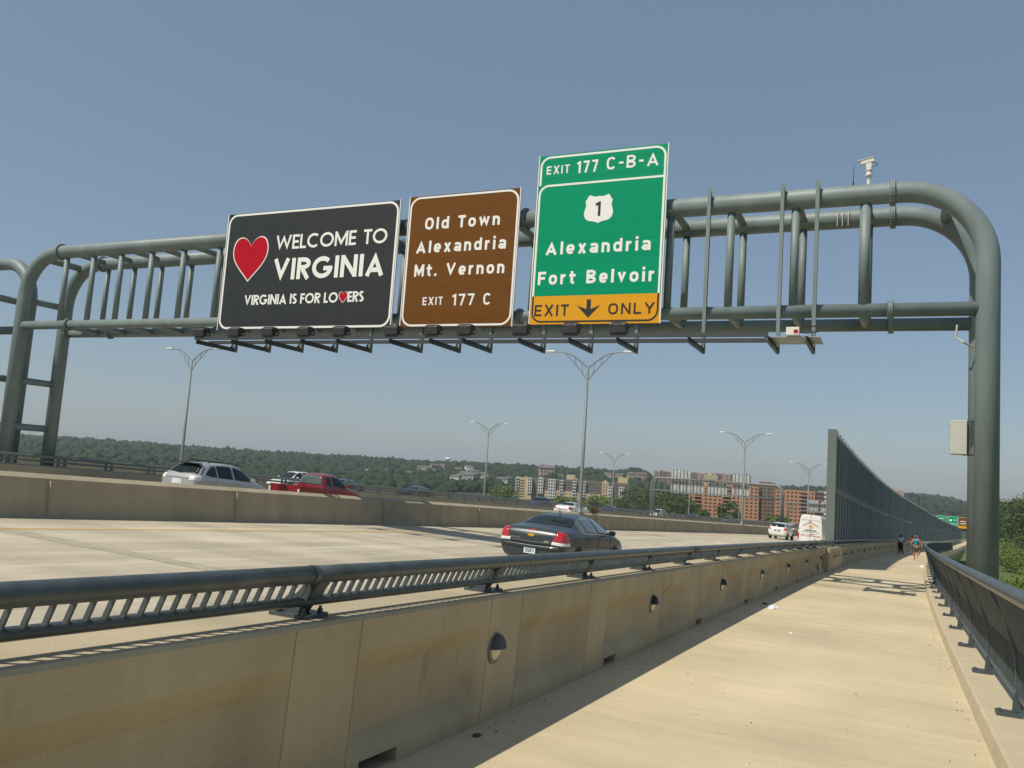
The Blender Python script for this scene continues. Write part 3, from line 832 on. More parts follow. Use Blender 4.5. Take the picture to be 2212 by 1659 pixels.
        W = .42; add((h, 0), (h, XH)); S.append((ell(W * .78, XH * .58, W * .78 - h, XH * .42 - h, 170, 80, 8), False))
    elif ch == 'l': W = w; add((h, 0), (h, 1))
    elif ch == 'i': W = w; add((h, 0), (h, XH)); add((h, XH + .11), (h, XH + .11 + w))
    elif ch == 't': W = .44; S.append(([(W * .42, .96), (W * .42, .20)] + ell(W * .42 + .14, .20, .14, .20 - h, 180, 285, 6), False)); add((0, XH - h), (W, XH - h))
    elif ch == 'x': W = .60; add((h, 0), (W - h, XH)); add((h, XH), (W - h, 0))
    elif ch == 'v': W = .60; add((h, XH), (W / 2, w * .8), (W - h, XH))
    elif ch == 'w': W = .86; add((h, XH), (W * .28, w * .8), (W / 2, XH - w * .6), (W * .72, w * .8), (W - h, XH))
    else: W = .3
    return W, S
def ribbon(bm, pts, closed, w, d, put):
    n = len(pts); L_, R_ = [], []
    for i in range(n):
        p = Vector(pts[i])
        a = Vector(pts[i - 1]) if (closed or i > 0) else None
        b = Vector(pts[(i + 1) % n]) if (closed or i < n - 1) else None
        d1 = (p - a).normalized() if a is not None and (p - a).length > 1e-9 else None
        d2 = (b - p).normalized() if b is not None and (b - p).length > 1e-9 else None
        if d1 is None: d1 = d2
        if d2 is None: d2 = d1
        n1 = Vector((-d1.y, d1.x)); n2 = Vector((-d2.y, d2.x))
        m = n1 + n2
        if m.length < .25: m = n1
        m.normalize(); k = min(2.2, 1 / max(.2, m.dot(n1)))
        L_.append(p + m * (w / 2 * k)); R_.append(p - m * (w / 2 * k))
    rows = [[bm.verts.new(put(q[i].x, q[i].y, z)) for i in range(n)] for q, z in ((L_, d), (R_, d), (L_, 0), (R_, 0))]
    rng_ = range(n) if closed else range(n - 1)
    for i in rng_:
        j = (i + 1) % n
        for A_, B_ in ((0, 1), (2, 0), (1, 3)):
            bm.faces.new((rows[A_][i], rows[B_][i], rows[B_][j], rows[A_][j]))
    if not closed:
        for i in (0, n - 1): bm.faces.new((rows[0][i], rows[1][i], rows[3][i], rows[2][i]))
def text(bm, body, x0, x1, z0, cap, w, put, geo=False, space=None, gap0=None, word=None):
    if gap0 is None: gap0 = .075 if geo else .24
    """strokes of body from x0 to x1, baseline z0; the gap between letters takes up the slack"""
    gl = [glyph(c, w, geo) for c in body]
    nat = sum(g[0] for g, c in zip(gl, body) if c != ' ') * cap
    ns = body.count(' '); sp = space if space is not None else .55
    # gaps: every letter pair one gap, every space one gap + sp
    gaps = len(body.replace(' ', '')) - 1; fx = 1.0
    if gap0 is not None:                                            # widen the letters until the gaps are as asked
        fx = min(1.45, max(.8, (x1 - x0 - ns * sp * cap - gaps * gap0 * cap) / nat)); nat *= fx
    g = (x1 - x0 - nat - ns * sp * cap) / max(1, gaps)
    x = x0; wi = 0; k = 0
    for c, (W, S) in zip(body, gl):
        if c == ' ': x += sp * cap; wi += 1; continue
        for pts, cl in (S if word is None or word == wi else ()):
            k += 1
            ribbon(bm, [(x + (px * fx if W > w * 1.01 else px + W * (fx - 1) / 2) * cap, z0 + pz * cap) for px, pz in pts], cl, w * cap, .006 + .0007 * (k % 7), put)
        x += W * fx * cap + g
def rrect(x0, x1, z0, z1, r, n=8, corners=(1, 1, 1, 1)):
    o = []
    for (cx, cz, a), c in zip(((x1 - r, z1 - r, 0), (x0 + r, z1 - r, 90), (x0 + r, z0 + r, 180), (x1 - r, z0 + r, 270)), corners):
        if c:
            for k in range(n + 1):
                t = radians(a + 90 * k / n); o.append((cx + r * cos(t), cz + r * sin(t)))
        else: o.append((x1 if a in (0, 270) else x0, z1 if a in (0, 90) else z0))
    return o
YS = 23.50
def putter(y, M=None):
    return lambda x, z, d: Vector((x, y - d, z))
def sign(name, label, x0, x1, z0, z1):
    s = thing(name, label, 'road sign', ((x0 + x1) / 2, YS, z0))
    return s
def panel(s, name, x0, x1, z0, z1, m, y=YS, th=.05):
    bm = B(); quad_box(bm, ((x0 + x1) / 2, y + th / 2, (z0 + z1) / 2), (x1 - x0, th, z1 - z0)); return obj(name, bm, m, s, w=True)
def border(s, pts, wd, m, closed=True, y=YS, d=.004, name='border'):
    bm = B(); ribbon(bm, pts, closed, wd, d, putter(y)); return obj(name, bm, m, s, w=True)
def line_part(s, body, x0, x1, z0, cap, w, m, geo=False, space=None, y=YS):
    for i in range(len(body.split(' '))):                           # one part per word
        bm = B(); text(bm, body, x0, x1, z0, cap, w, putter(y), geo, space, word=i); o = obj('lettering', bm, m, s, w=True)
    return o
def heart_pts(cx, zb, zt, wd, n=40):
    hh = zt - zb; o = []
    def bez(p0, p1, p2, p3, t): return tuple((1 - t) ** 3 * a + 3 * (1 - t) ** 2 * t * b + 3 * (1 - t) * t * t * c + t ** 3 * d for a, b, c, d in zip(p0, p1, p2, p3))
    right = []
    for k in range(n // 4 + 1): right.append(bez((0, .79), (.06, .93), (.17, 1.0), (.27, 1.0), k / (n // 4)))
    for k in range(1, n // 4 + 1): right.append(bez((.27, 1.0), (.42, 1.0), (.5, .87), (.5, .69), k / (n // 4)))
    for k in range(1, n // 4 + 1): right.append(bez((.5, .69), (.5, .42), (.20, .22), (0, 0), k / (n // 4)))
    full = right + [(-x, z) for x, z in right[-2:0:-1]]
    return [(cx + x * wd, zb + z * hh) for x, z in full]
def plate_poly(s, name, pts, m, y=YS, d=.008):
    bm = B(); prism(bm, pts, d, Matrix(((1, 0, 0, 0), (0, 0, -1, y), (0, 1, 0, 0), (0, 0, 0, 1)))); bmesh.ops.recalc_face_normals(bm, faces=bm.faces); return obj(name, bm, m, s, w=True)
# black welcome sign
s1 = sign('welcome_sign', 'wide black WELCOME TO VIRGINIA sign with a red heart', -23.38, -15.64, 6.17, 10.63)
panel(s1, 'panel', -23.36, -15.66, 6.17, 10.63, 'sign_black')
for x in (-23.375, -15.645): panel(s1, 'edge_strip', x - .015, x + .015, 6.16, 10.65, 'sign_white', YS - .012, .07)
border(s1, rrect(-23.30, -15.72, 6.225, 10.575, .36), .075, 'sign_white')
line_part(s1, 'WELCOME TO', -20.95, -16.07, 9.135, .535, .165, 'sign_white', True, .50)
line_part(s1, 'VIRGINIA', -20.98, -16.08, 7.99, .80, .205, 'sign_white', True)
line_part(s1, 'VIRGINIA IS FOR LO', -22.19, -17.93, 7.085, .375, .19, 'sign_white', True, .34)
line_part(s1, 'ERS', -17.51, -16.83, 7.095, .375, .19, 'sign_white', True)
plate_poly(s1, 'heart_outline', heart_pts(-22.13, 7.97, 9.70, 1.70), 'sign_white', YS, .004)
plate_poly(s1, 'heart', heart_pts(-22.13, 8.03, 9.665, 1.61), 'sign_red', YS, .008)
plate_poly(s1, 'heart_outline', heart_pts(-17.70, 7.06, 7.47, .385), 'sign_white', YS, .010)
plate_poly(s1, 'heart', heart_pts(-17.70, 7.09, 7.455, .34), 'sign_red', YS, .014)
# brown sign
s2 = sign('attraction_sign', 'brown Old Town Alexandria and Mt. Vernon sign between the black and the green sign', -15.27, -11.11, 6.17, 10.69)
panel(s2, 'panel', -15.255, -11.125, 6.17, 10.69, 'sign_brown')
for x in (-15.268, -11.112): panel(s2, 'edge_strip', x - .015, x + .015, 6.16, 10.71, 'sign_white', YS - .012, .07)
border(s2, rrect(-15.20, -11.18, 6.23, 10.63, .36), .065, 'sign_white')
for tx, a, b, z, c in (('Old Town', -14.60, -11.78, 9.505, .415), ('Alexandria', -14.88, -11.50, 8.70, .415), ('Mt. Vernon', -14.87, -11.50, 7.895, .415)):
    line_part(s2, tx, a, b, z, c, .205, 'sign_white', False, .58)
line_part(s2, 'EXIT', -14.45, -13.68, 6.91, .27, .17, 'sign_white'); line_part(s2, '177 C', -13.32, -11.91, 6.875, .385, .17, 'sign_white', False, .62)
# green sign
s3 = sign('exit_sign', 'tall green Alexandria and Fort Belvoir exit sign with a yellow EXIT ONLY panel', -10.52, -6.34, 6.21, 11.66)
panel(s3, 'panel', -10.505, -6.355, 7.10, 11.66, 'sign_green')
panel(s3, 'exit_only_panel', -10.505, -6.355, 6.21, 7.098, 'sign_yellow')
for x in (-10.518, -6.342): panel(s3, 'edge_strip', x - .015, x + .015, 6.20, 11.68, 'sign_white', YS - .012, .07)
b1 = rrect(-10.44, -6.42, 10.72, 11.59, .30, corners=(1, 1, 0, 0))
border(s3, [(-10.44, 10.68)] + [p for p in [( -10.44 + .30 - .30 * cos(radians(90 * k / 8)), 11.59 - .30 + .30 * sin(radians(90 * k / 8))) for k in range(9)]] + [(-6.42 - .30 + .30 * sin(radians(90 * k / 8)), 11.59 - .30 + .30 * cos(radians(90 * k / 8))) for k in range(9)] + [(-6.42, 10.68)], .065, 'sign_white', False)
border(s3, [(-10.44, 7.10)] + [(-10.44 + .30 - .30 * cos(radians(90 * k / 8)), 10.66 - .30 + .30 * sin(radians(90 * k / 8))) for k in range(9)] + [(-6.42, 10.66), (-6.42, 7.10)], .065, 'sign_white', False, d=.006)
border(s3, [(-10.43, 7.10)] + [(-10.43 + .30 - .30 * cos(radians(90 * k / 8)), 6.29 + .30 - .30 * sin(radians(90 * k / 8))) for k in range(9)] + [(-6.43 - .30 + .30 * sin(radians(90 * k / 8)), 6.29 + .30 - .30 * cos(radians(90 * k / 8))) for k in range(9)] + [(-6.43, 7.10)], .055, 'sign_black', False)
line_part(s3, 'EXIT', -10.25, -9.47, 11.035, .27, .17, 'sign_white'); line_part(s3, '177', -9.22, -8.54, 10.99, .385, .17, 'sign_white'); line_part(s3, 'C-B-A', -8.26, -6.62, 11.01, .40, .165, 'sign_white')
line_part(s3, 'Alexandria', -10.12, -6.73, 8.41, .415, .205, 'sign_white'); line_part(s3, 'Fort Belvoir', -10.31, -6.56, 7.46, .42, .205, 'sign_white', False, .60)
line_part(s3, 'EXIT', -10.36, -9.22, 6.47, .355, .165, 'sign_black'); line_part(s3, 'ONLY', -7.95, -6.51, 6.49, .335, .165, 'sign_black')
ar = [(-8.64, 6.96), (-8.51, 6.96), (-8.51, 6.66), (-8.21, 6.78), (-8.575, 6.40), (-8.95, 6.78), (-8.64, 6.66)]
plate_poly(s3, 'arrow', ar, 'sign_black', YS, .007)
def shield(cx, zb, wd, ht):
    h_ = [(0, 1.0), (.10, .955), (.20, .965), (.30, 1.0), (.355, .985), (.42, .86), (.47, .80), (.455, .72), (.44, .62), (.47, .52), (.50, .40), (.495, .28), (.44, .17), (.34, .10), (.2, .075), (.08, .045), (0, 0)]
    h_ = [(0, .955), (.12, .935), (.22, .96), (.31, 1.0)] + h_[4:]
    return [(cx + x * wd, zb + z * ht) for x, z in h_] + [(cx - x * wd, zb + z * ht) for x, z in h_[-2:0:-1]]
plate_poly(s3, 'route_shield', shield(-8.435, 9.34, .93, .90), 'sign_white', YS, .007)
line_part(s3, '1', -8.53, -8.375, 9.565, .455, .17, 'sign_black', y=YS - .007)

# ------------------------------------------------------------------ things on the gantry
o = thing('traffic_camera', 'white traffic camera on a short pole on top of the gantry', 'camera', (-.83, 24, 10.08))
bm = B(); lathe(bm, [(.045, 0), (.045, .26)], 12); lathe(bm, [(.10, .24), (.11, .27), (.07, .30), (.07, .40)], 16); obj('mount_pole', bm, 'white_plastic', o, smooth=False)
bm = B(); lathe(bm, [(.085, .38), (.10, .42), (.06, .46), (.05, .58)], 16); quad_box(bm, (0, 0, .53), (.16, .12, .16), bevel=.02); obj('pan_head', bm, 'white_plastic', o)
bm = B(); M = Matrix.Translation((-.04, 0, .66)) @ Matrix.Rotation(-.20, 4, 'Y'); quad_box(bm, (0, 0, 0), (.36, .12, .12), M, bevel=.02); quad_box(bm, (-.03, 0, .072), (.42, .15, .015), M); obj('housing', bm, 'white_plastic', o)
bm = B(); tube(bm, [Vector((.14, -.02, .62)), Vector((.20, -.02, .58)), Vector((.18, -.02, .52)), Vector((.06, -.02, .5))], .010, 6); obj('cable', bm, 'black_plastic', o)
o = thing('antenna', 'thin black whip antenna beside the traffic camera', 'antenna', (-1.22, 24, 10.08)); bm = B(); lathe(bm, [(.022, 0), (.022, .10), (.010, .11), (.006, .58)], 8); obj('whip', bm, 'black_plastic', o)
o = thing('equipment_cabinet', 'pale grey metal cabinet clamped to the right gantry leg', 'cabinet', (1.44, 24.25, 2.80))
bm = B(); quad_box(bm, (-.01, -.02, .45), (.38, .26, .88), bevel=.01); obj('body', bm, 'cabinet_grey', o)
bm = B(); quad_box(bm, (0, -.156, .45), (.34, .012, .84)); obj('door', bm, 'cabinet_grey', o)
for z in (.16, .45, .74):
    bm = B(); quad_box(bm, (-.20, -.10, z), (.025, .05, .06)); obj('hinge', bm, 'galvanized', o)
for z in (.02, .88):
    bm = B(); quad_box(bm, (.26, .0, z), (.34, .05, .04)); quad_box(bm, (.21, .0, .45), (.03, .14, .8)) if z < .1 else None; obj('bracket', bm, 'dark_steel', o)

# the neighbouring gantry of the far bridge, its right leg shows at the left edge
gb = thing('sign_gantry', 'grey tubular gantry leg curving out of the picture at its left edge', 'sign gantry', (-36.45, 24, .6))
for y in (22.9, 25.0):
    bm = B(); tube(bm, arc_path(-62, 9.75, -36.45, -1.0, 1.9, y), .285, 24); obj('top_chord', bm, 'gantry_paint', gb, smooth=True, w=True)
    bm = B(); tube(bm, [(-36.5, y, 6.55), (-62, y, 6.55)], .187, 18); obj('lower_chord', bm, 'gantry_paint', gb, smooth=True, w=True)
for z in (7.75, 4.2, 2.1):
    bm = B(); tube(bm, [(-36.45, 22.9, z), (-36.45, 25.0, z)], .15, 14); obj('leg_rung', bm, 'gantry_paint', gb, smooth=True, w=True)
for k in range(12):
    for y in (22.9, 25.0):
        bm = B(); tube(bm, [(-39.2 - 1.8 * k, y, 6.5), (-39.2 - 1.8 * k, y, 9.7)], .115, 12); obj('vertical_tube', bm, 'gantry_paint', gb, smooth=True, w=True)

# ------------------------------------------------------------------ far gantries
def far_gantry(label, s, t0, t1, zg, hc=10.3, hl=7.0, panels=(), faces=()):
    a = hd(s); p = pt(s, (t0 + t1) / 2, zg)
    g = thing('far_gantry', label, 'sign gantry', p, (0, 0, -a))
    w2 = abs(t1 - t0) / 2
    for y in (0, 2.1):
        bm = B(); tube(bm, arc_path(0, hc, w2, -1, 2.0, y), .30, 10); obj('top_chord', bm, 'pole_steel', g, smooth=True)
        bm = B(); tube(bm, arc_path(0, hc, -w2, -1, 2.0, y), .30, 10); obj('top_chord', bm, 'pole_steel', g, smooth=True)
        bm = B(); tube(bm, [(-w2, y, hl), (w2, y, hl)], .19, 8); obj('lower_chord', bm, 'pole_steel', g, smooth=True)
    n = int(2 * w2 / 1.8)
    for k in range(1, n):
        x = -w2 + 2 * w2 * k / n
        bm = B(); tube(bm, [(x, 0, hl), (x, 0, hc)], .115, 6); obj('vertical_tube', bm, 'pole_steel', g)
    return g
g1 = far_gantry('far grey gantry across the oncoming lanes before the orange brick flats, signs seen from behind', 215, -38.2, -72, .9)
g2 = far_gantry('most distant grey gantry, partly behind the white van, white sign backs on it', 400, -38.2, -72, .9)
g3 = far_gantry('far gantry with green and brown signs seen over the end of the noise wall', 455, .5, -36, -1.5, 12.2, 8.5)
def sign_back(g, x0, x1, z0, z1, label):
    p = world_of(g) @ Vector(((x0 + x1) / 2, 2.55, z0))
    s = thing('road_sign', label, 'road sign', p, (0, 0, g.rotation_euler.z), 'sign backs on the far gantries')
    w2 = (x1 - x0) / 2
    bm = B(); quad_box(bm, (0, .2, (z1 - z0) / 2), (2 * w2, .05, z1 - z0)); obj('panel', bm, 'sign_back', s)
    bm = B()
    k = -w2 + .6
    while k < w2: quad_box(bm, (k, .12, (z1 - z0) / 2), (.20, .14, z1 - z0 + .5)); k += .95
    obj('stiffener', bm, 'steel_paint', s)
for x0, x1, z0, z1, l in ((-12.5, -7.3, 6.6, 12.6, 'leftmost grey sign back on the far gantry, its tab standing above the chord'), (-6.9, -3.6, 6.6, 10.6, 'narrow grey sign back second from the left on the far gantry'), (-2.4, 2.6, 6.6, 10.6, 'grey sign back in the middle of the far gantry'), (4.0, 8.2, 6.6, 12.4, 'rightmost grey sign back on the far gantry with a tall tab')):
    sign_back(g1, x0, x1, z0, z1, l)
for x0, x1, z0, z1, l in ((-9, -4, 6.6, 12.0, 'left pale sign back on the most distant gantry'), (-3, 3, 6.6, 11.6, 'middle pale sign back on the most distant gantry'), (5, 10, 6.6, 11.6, 'right pale sign back on the most distant gantry')):
    sign_back(g2, x0, x1, z0, z1, l)
def far_sign(g, x0, x1, z0, z1, m, label, rows, yellow=False, shieldx=None):
    p = world_of(g) @ Vector(((x0 + x1) / 2, -.45, z0)); w2 = (x1 - x0) / 2; hh = z1 - z0
    s = thing('road_sign', label, 'road sign', p, (0, 0, g.rotation_euler.z))
    bm = B(); quad_box(bm, (0, .03, hh / 2), (2 * w2, .06, hh)); obj('panel', bm, m, s)
    bm = B(); ribbon(bm, rrect(-w2 + .08, w2 - .08, .08, hh - .08, .3, 4), True, .09, .004, lambda x, z, d: Vector((x, -d, z))); obj('border', bm, 'sign_white', s)
    if yellow:
        bm = B(); quad_box(bm, (0, -.008, .62), (2 * w2 - .05, .02, 1.2)); obj('yellow_panel', bm, 'sign_yellow', s)
    if shieldx is not None:
        bm = B(); prism(bm, shield(shieldx, hh * .52, 1.0, 1.0), .01, Matrix(((1, 0, 0, 0), (0, 0, -1, 0), (0, 1, 0, 0), (0, 0, 0, 1)))); bmesh.ops.recalc_face_normals(bm, faces=bm.faces); obj('route_shield', bm, 'sign_white', s)
    for z, a, b, th in rows:
        bm = B(); quad_box(bm, ((a + b) / 2, -.006, z * hh), (b - a, .012, th)); obj('lettering', bm, 'sign_white', s)
far_sign(g3, 4.5, 8.8, 8.2, 12.9, 'sign_green', 'distant left green sign half hidden by the noise wall top', ((.72, -1.5, 1.2, .24), (.45, -1.5, 1.4, .24)))
far_sign(g3, 9.4, 13.5, 7.9, 13.0, 'sign_green', 'distant middle green sign with a small white shield', ((.66, .2, 1.6, .22), (.30, -1.6, 1.6, .22)), shieldx=-.9)
far_sign(g3, 13.8, 17.8, 7.6, 12.9, 'sign_brown', 'distant brown sign with a yellow strip along its foot', ((.62, -1.2, 1.2, .34), (.42, -1.2, 1.2, .34)), True)
# ================================================================== vehicles
# local space: x right, y forward (0 at the rear bumper), z up
def loft(st, sub=2):
    """stations (y, zb, ws, wm, zm, wb, zbelt, wt, zt) -> smooth closed body mesh (bmesh)"""
    bm = B(); rows = []
    for (y, zb, ws, wm, zm, wb, zl, wt, zt) in st:
        half = [(0, zb), (ws * .8, zb), (ws, zb + .07), (wm, zm), (wb + .005, zl - .03), (wb - .02, zl + min(.02, (zt - zl) * .3)), (wt + .02, zt - min(.09, (zt - zl) * .35)), (wt * .78, zt - .012), (0, zt)]
        row = [bm.verts.new((x, y, z)) for x, z in half] + [bm.verts.new((-x, y, z)) for x, z in half[-2:0:-1]]
        rows.append(row)
    m = len(rows[0])
    for a, b in zip(rows, rows[1:]):
        for k in range(m): bm.faces.new((a[k], a[(k + 1) % m], b[(k + 1) % m], b[k]))
    for row, fl in ((rows[0], False), (rows[-1], True)):
        n = m // 2
        for k in range(n):
            f = [row[k], row[k + 1], row[(m - k - 1) % m], row[(m - k) % m]]
            f = list(dict.fromkeys(f))
            if len(f) >= 3: bm.faces.new(f if fl else f[::-1])
    bmesh.ops.recalc_face_normals(bm, faces=bm.faces)
    return bm
def body_mesh(name, st, m, root, sub=2):
    bm = loft(st)
    o = obj(name, bm, m, root, smooth=True)
    md = o.modifiers.new('s', 'SUBSURF'); md.levels = md.render_levels = sub
    dg = bpy.context.evaluated_depsgraph_get()
    me = bpy.data.meshes.new_from_object(o.evaluated_get(dg))
    o.modifiers.clear(); o.data = me
    me.polygons.foreach_set('use_smooth', [True] * len(me.polygons))
    bv = bmesh.new(); bv.from_mesh(me); tree = BVHTree.FromBMesh(bv); bv.free()
    return o, tree
def lerp3(poly, f):
    d = [0.0]
    for a, b in zip(poly, poly[1:]): d.append(d[-1] + (Vector(b) - Vector(a)).length)
    x = f * d[-1]
    for i in range(len(poly) - 1):
        if x <= d[i + 1] + 1e-9:
            k = (x - d[i]) / max(1e-9, d[i + 1] - d[i]); return Vector(poly[i]).lerp(Vector(poly[i + 1]), k)
    return Vector(poly[-1])
def patch(tree, top, bot, m, name, root, off=.006, n=14, rows=7, depth=.02, ray=None):
    """a panel lying on the body between two 3-D guide lines; snapped to the surface and given an edge"""
    bm = B(); G = []
    for j in range(rows + 1):
        r = []
        for i in range(n + 1):
            p = lerp3(top, i / n).lerp(lerp3(bot, i / n), j / rows)
            if ray is not None:
                h = tree.ray_cast(p - Vector(ray) * 2, Vector(ray))
                q, nn = (h[0], h[1]) if h[0] is not None else tree.find_nearest(p)[:2]
            else: q, nn = tree.find_nearest(p)[:2]
            r.append((q, nn))
        G.append(r)
    c = sum((g[0] for r in G for g in r), Vector()) / ((n + 1) * (rows + 1))
    V = [[bm.verts.new(q + nn * off) for q, nn in r] for r in G]
    for j in range(rows):
        for i in range(n): bm.faces.new((V[j][i], V[j][i + 1], V[j + 1][i + 1], V[j + 1][i]))
    loop = [(0, i) for i in range(n)] + [(j, n) for j in range(rows)] + [(rows, i) for i in range(n, 0, -1)] + [(j, 0) for j in range(rows, 0, -1)]
    lo = {k: bm.verts.new(G[k[0]][k[1]][0] - G[k[0]][k[1]][1] * depth) for k in loop}
    for a, b in zip(loop, loop[1:] + loop[:1]): bm.faces.new((V[a[0]][a[1]], V[b[0]][b[1]], lo[b], lo[a]))
    bmesh.ops.recalc_face_normals(bm, faces=bm.faces)
    return obj(name, bm, m, root, smooth=False if rows < 2 else True)
def wheel(root, x, y, r=.33, w=.22):
    sg = 1 if x > 0 else -1
    M = Matrix.Translation((x, y, r)) @ Matrix.Rotation(sg * pi / 2, 4, 'Y')
    bm = B(); lathe(bm, [(r * .62, -w), (r * .93, -w), (r, -w * .8), (r, -w * .15), (r * .94, 0), (r * .66, .0), (r * .64, -.03)], 26, M); t = obj('wheel', bm, 'black_rubber', root, smooth=True); shade_auto(t, 35)
    bm = B(); lathe(bm, [(r * .65, -.04), (r * .65, -.02), (r * .58, -.03), (r * .16, -.015), (r * .13, .0)], 20, M)
    obj('rim', bm, 'rim_metal', t)
    return t
def arch(tree, root, x, y, r, m='black_plastic'):
    sg = 1 if x > 0 else -1
    top = [(x, y + (r + .045) * cos(pi - pi * k / 12), r + (r + .045) * sin(pi - pi * k / 12)) for k in range(13)]
    bot = [(x, y + (r + .045) * cos(pi - pi * k / 12), .30) for k in range(13)]
    return patch(tree, top, bot, m, 'wheel_arch', root, .004, 14, 4, .01, ray=(-sg, 0, 0))
def place(o, s, t, back=False, dz=0.0, turn=0.0):
    a = hd(s); g = -.04
    p = pt(s, t, gz(t) + dz + .005)
    fwd = Vector((sin(a), cos(a), g)).normalized(); rt = Vector((cos(a), -sin(a), -.03 if -36 < t < -2.9 else 0)).normalized()
    if back: fwd, rt = -fwd, -rt
    up = rt.cross(fwd).normalized(); rt = fwd.cross(up).normalized()
    M = Matrix(((rt.x, fwd.x, up.x), (rt.y, fwd.y, up.y), (rt.z, fwd.z, up.z)))
    o.location = p; o.rotation_euler = (M @ Matrix.Rotation(turn, 3, 'Z')).to_euler()
def mirror(tree, root, x, y, z, m):
    for sg in (-1, 1):
        bm = B(); quad_box(bm, (sg * (x + .10), y, z), (.19, .09, .13), bevel=.03); quad_box(bm, (sg * (x - .01), y + .03, z - .03), (.10, .05, .05)); obj('mirror', bm, m, root, smooth=False)
def handles(tree, root, ys, z, w, m):
    for y in ys:
        for sg in (-1, 1):
            h = tree.ray_cast(Vector((sg * 3, y, z)), Vector((-sg, 0, 0)))
            if h[0] is None: continue
            bm = B(); quad_box(bm, (h[0].x + sg * .012, y, z), (.03, .20, .03), bevel=.008); obj('door_handle', bm, m, root)
def seams(tree, root, lines, m='black_plastic'):
    for ln_ in lines:
        bm = B()
        for sg in (-1, 1):
            pts = []
            for k in range(17):
                p = lerp3(ln_, k / 16); h = tree.ray_cast(Vector((sg * 3, p.y, p.z)), Vector((-sg, 0, 0)))
                if h[0] is not None: pts.append(h[0] + h[1] * .001)
            if len(pts) > 3: tube(bm, pts, .005, 5)
        if bm.verts: obj('door_seam', bm, m, root)
        else: bm.free()
def side_glass(tree, root, segs, name='side_window', m='glass_dark'):
    for top, bot in segs:
        for sg in (-1, 1):
            w_ = .8
            patch(tree, [(sg * w_, y, z) for y, z in top], [(sg * w_, y, z) for y, z in bot], m, name, root, .006, 12, 7, .01, ray=(-sg, 0, 0))
def plate(root, y, z, txt=None, rear=True):
    bm = B(); quad_box(bm, (0, y, z), (.31, .012, .16)); p = obj('number_plate', bm, 'plate_white', root)
    if txt:
        bm = B(); text(bm, txt, -.12, .12, z - .045, .075, .16, lambda x, zz, d: Vector((x, y - .007 - d * .3, zz))); obj('lettering', bm, 'plate_blue', p)
    return p

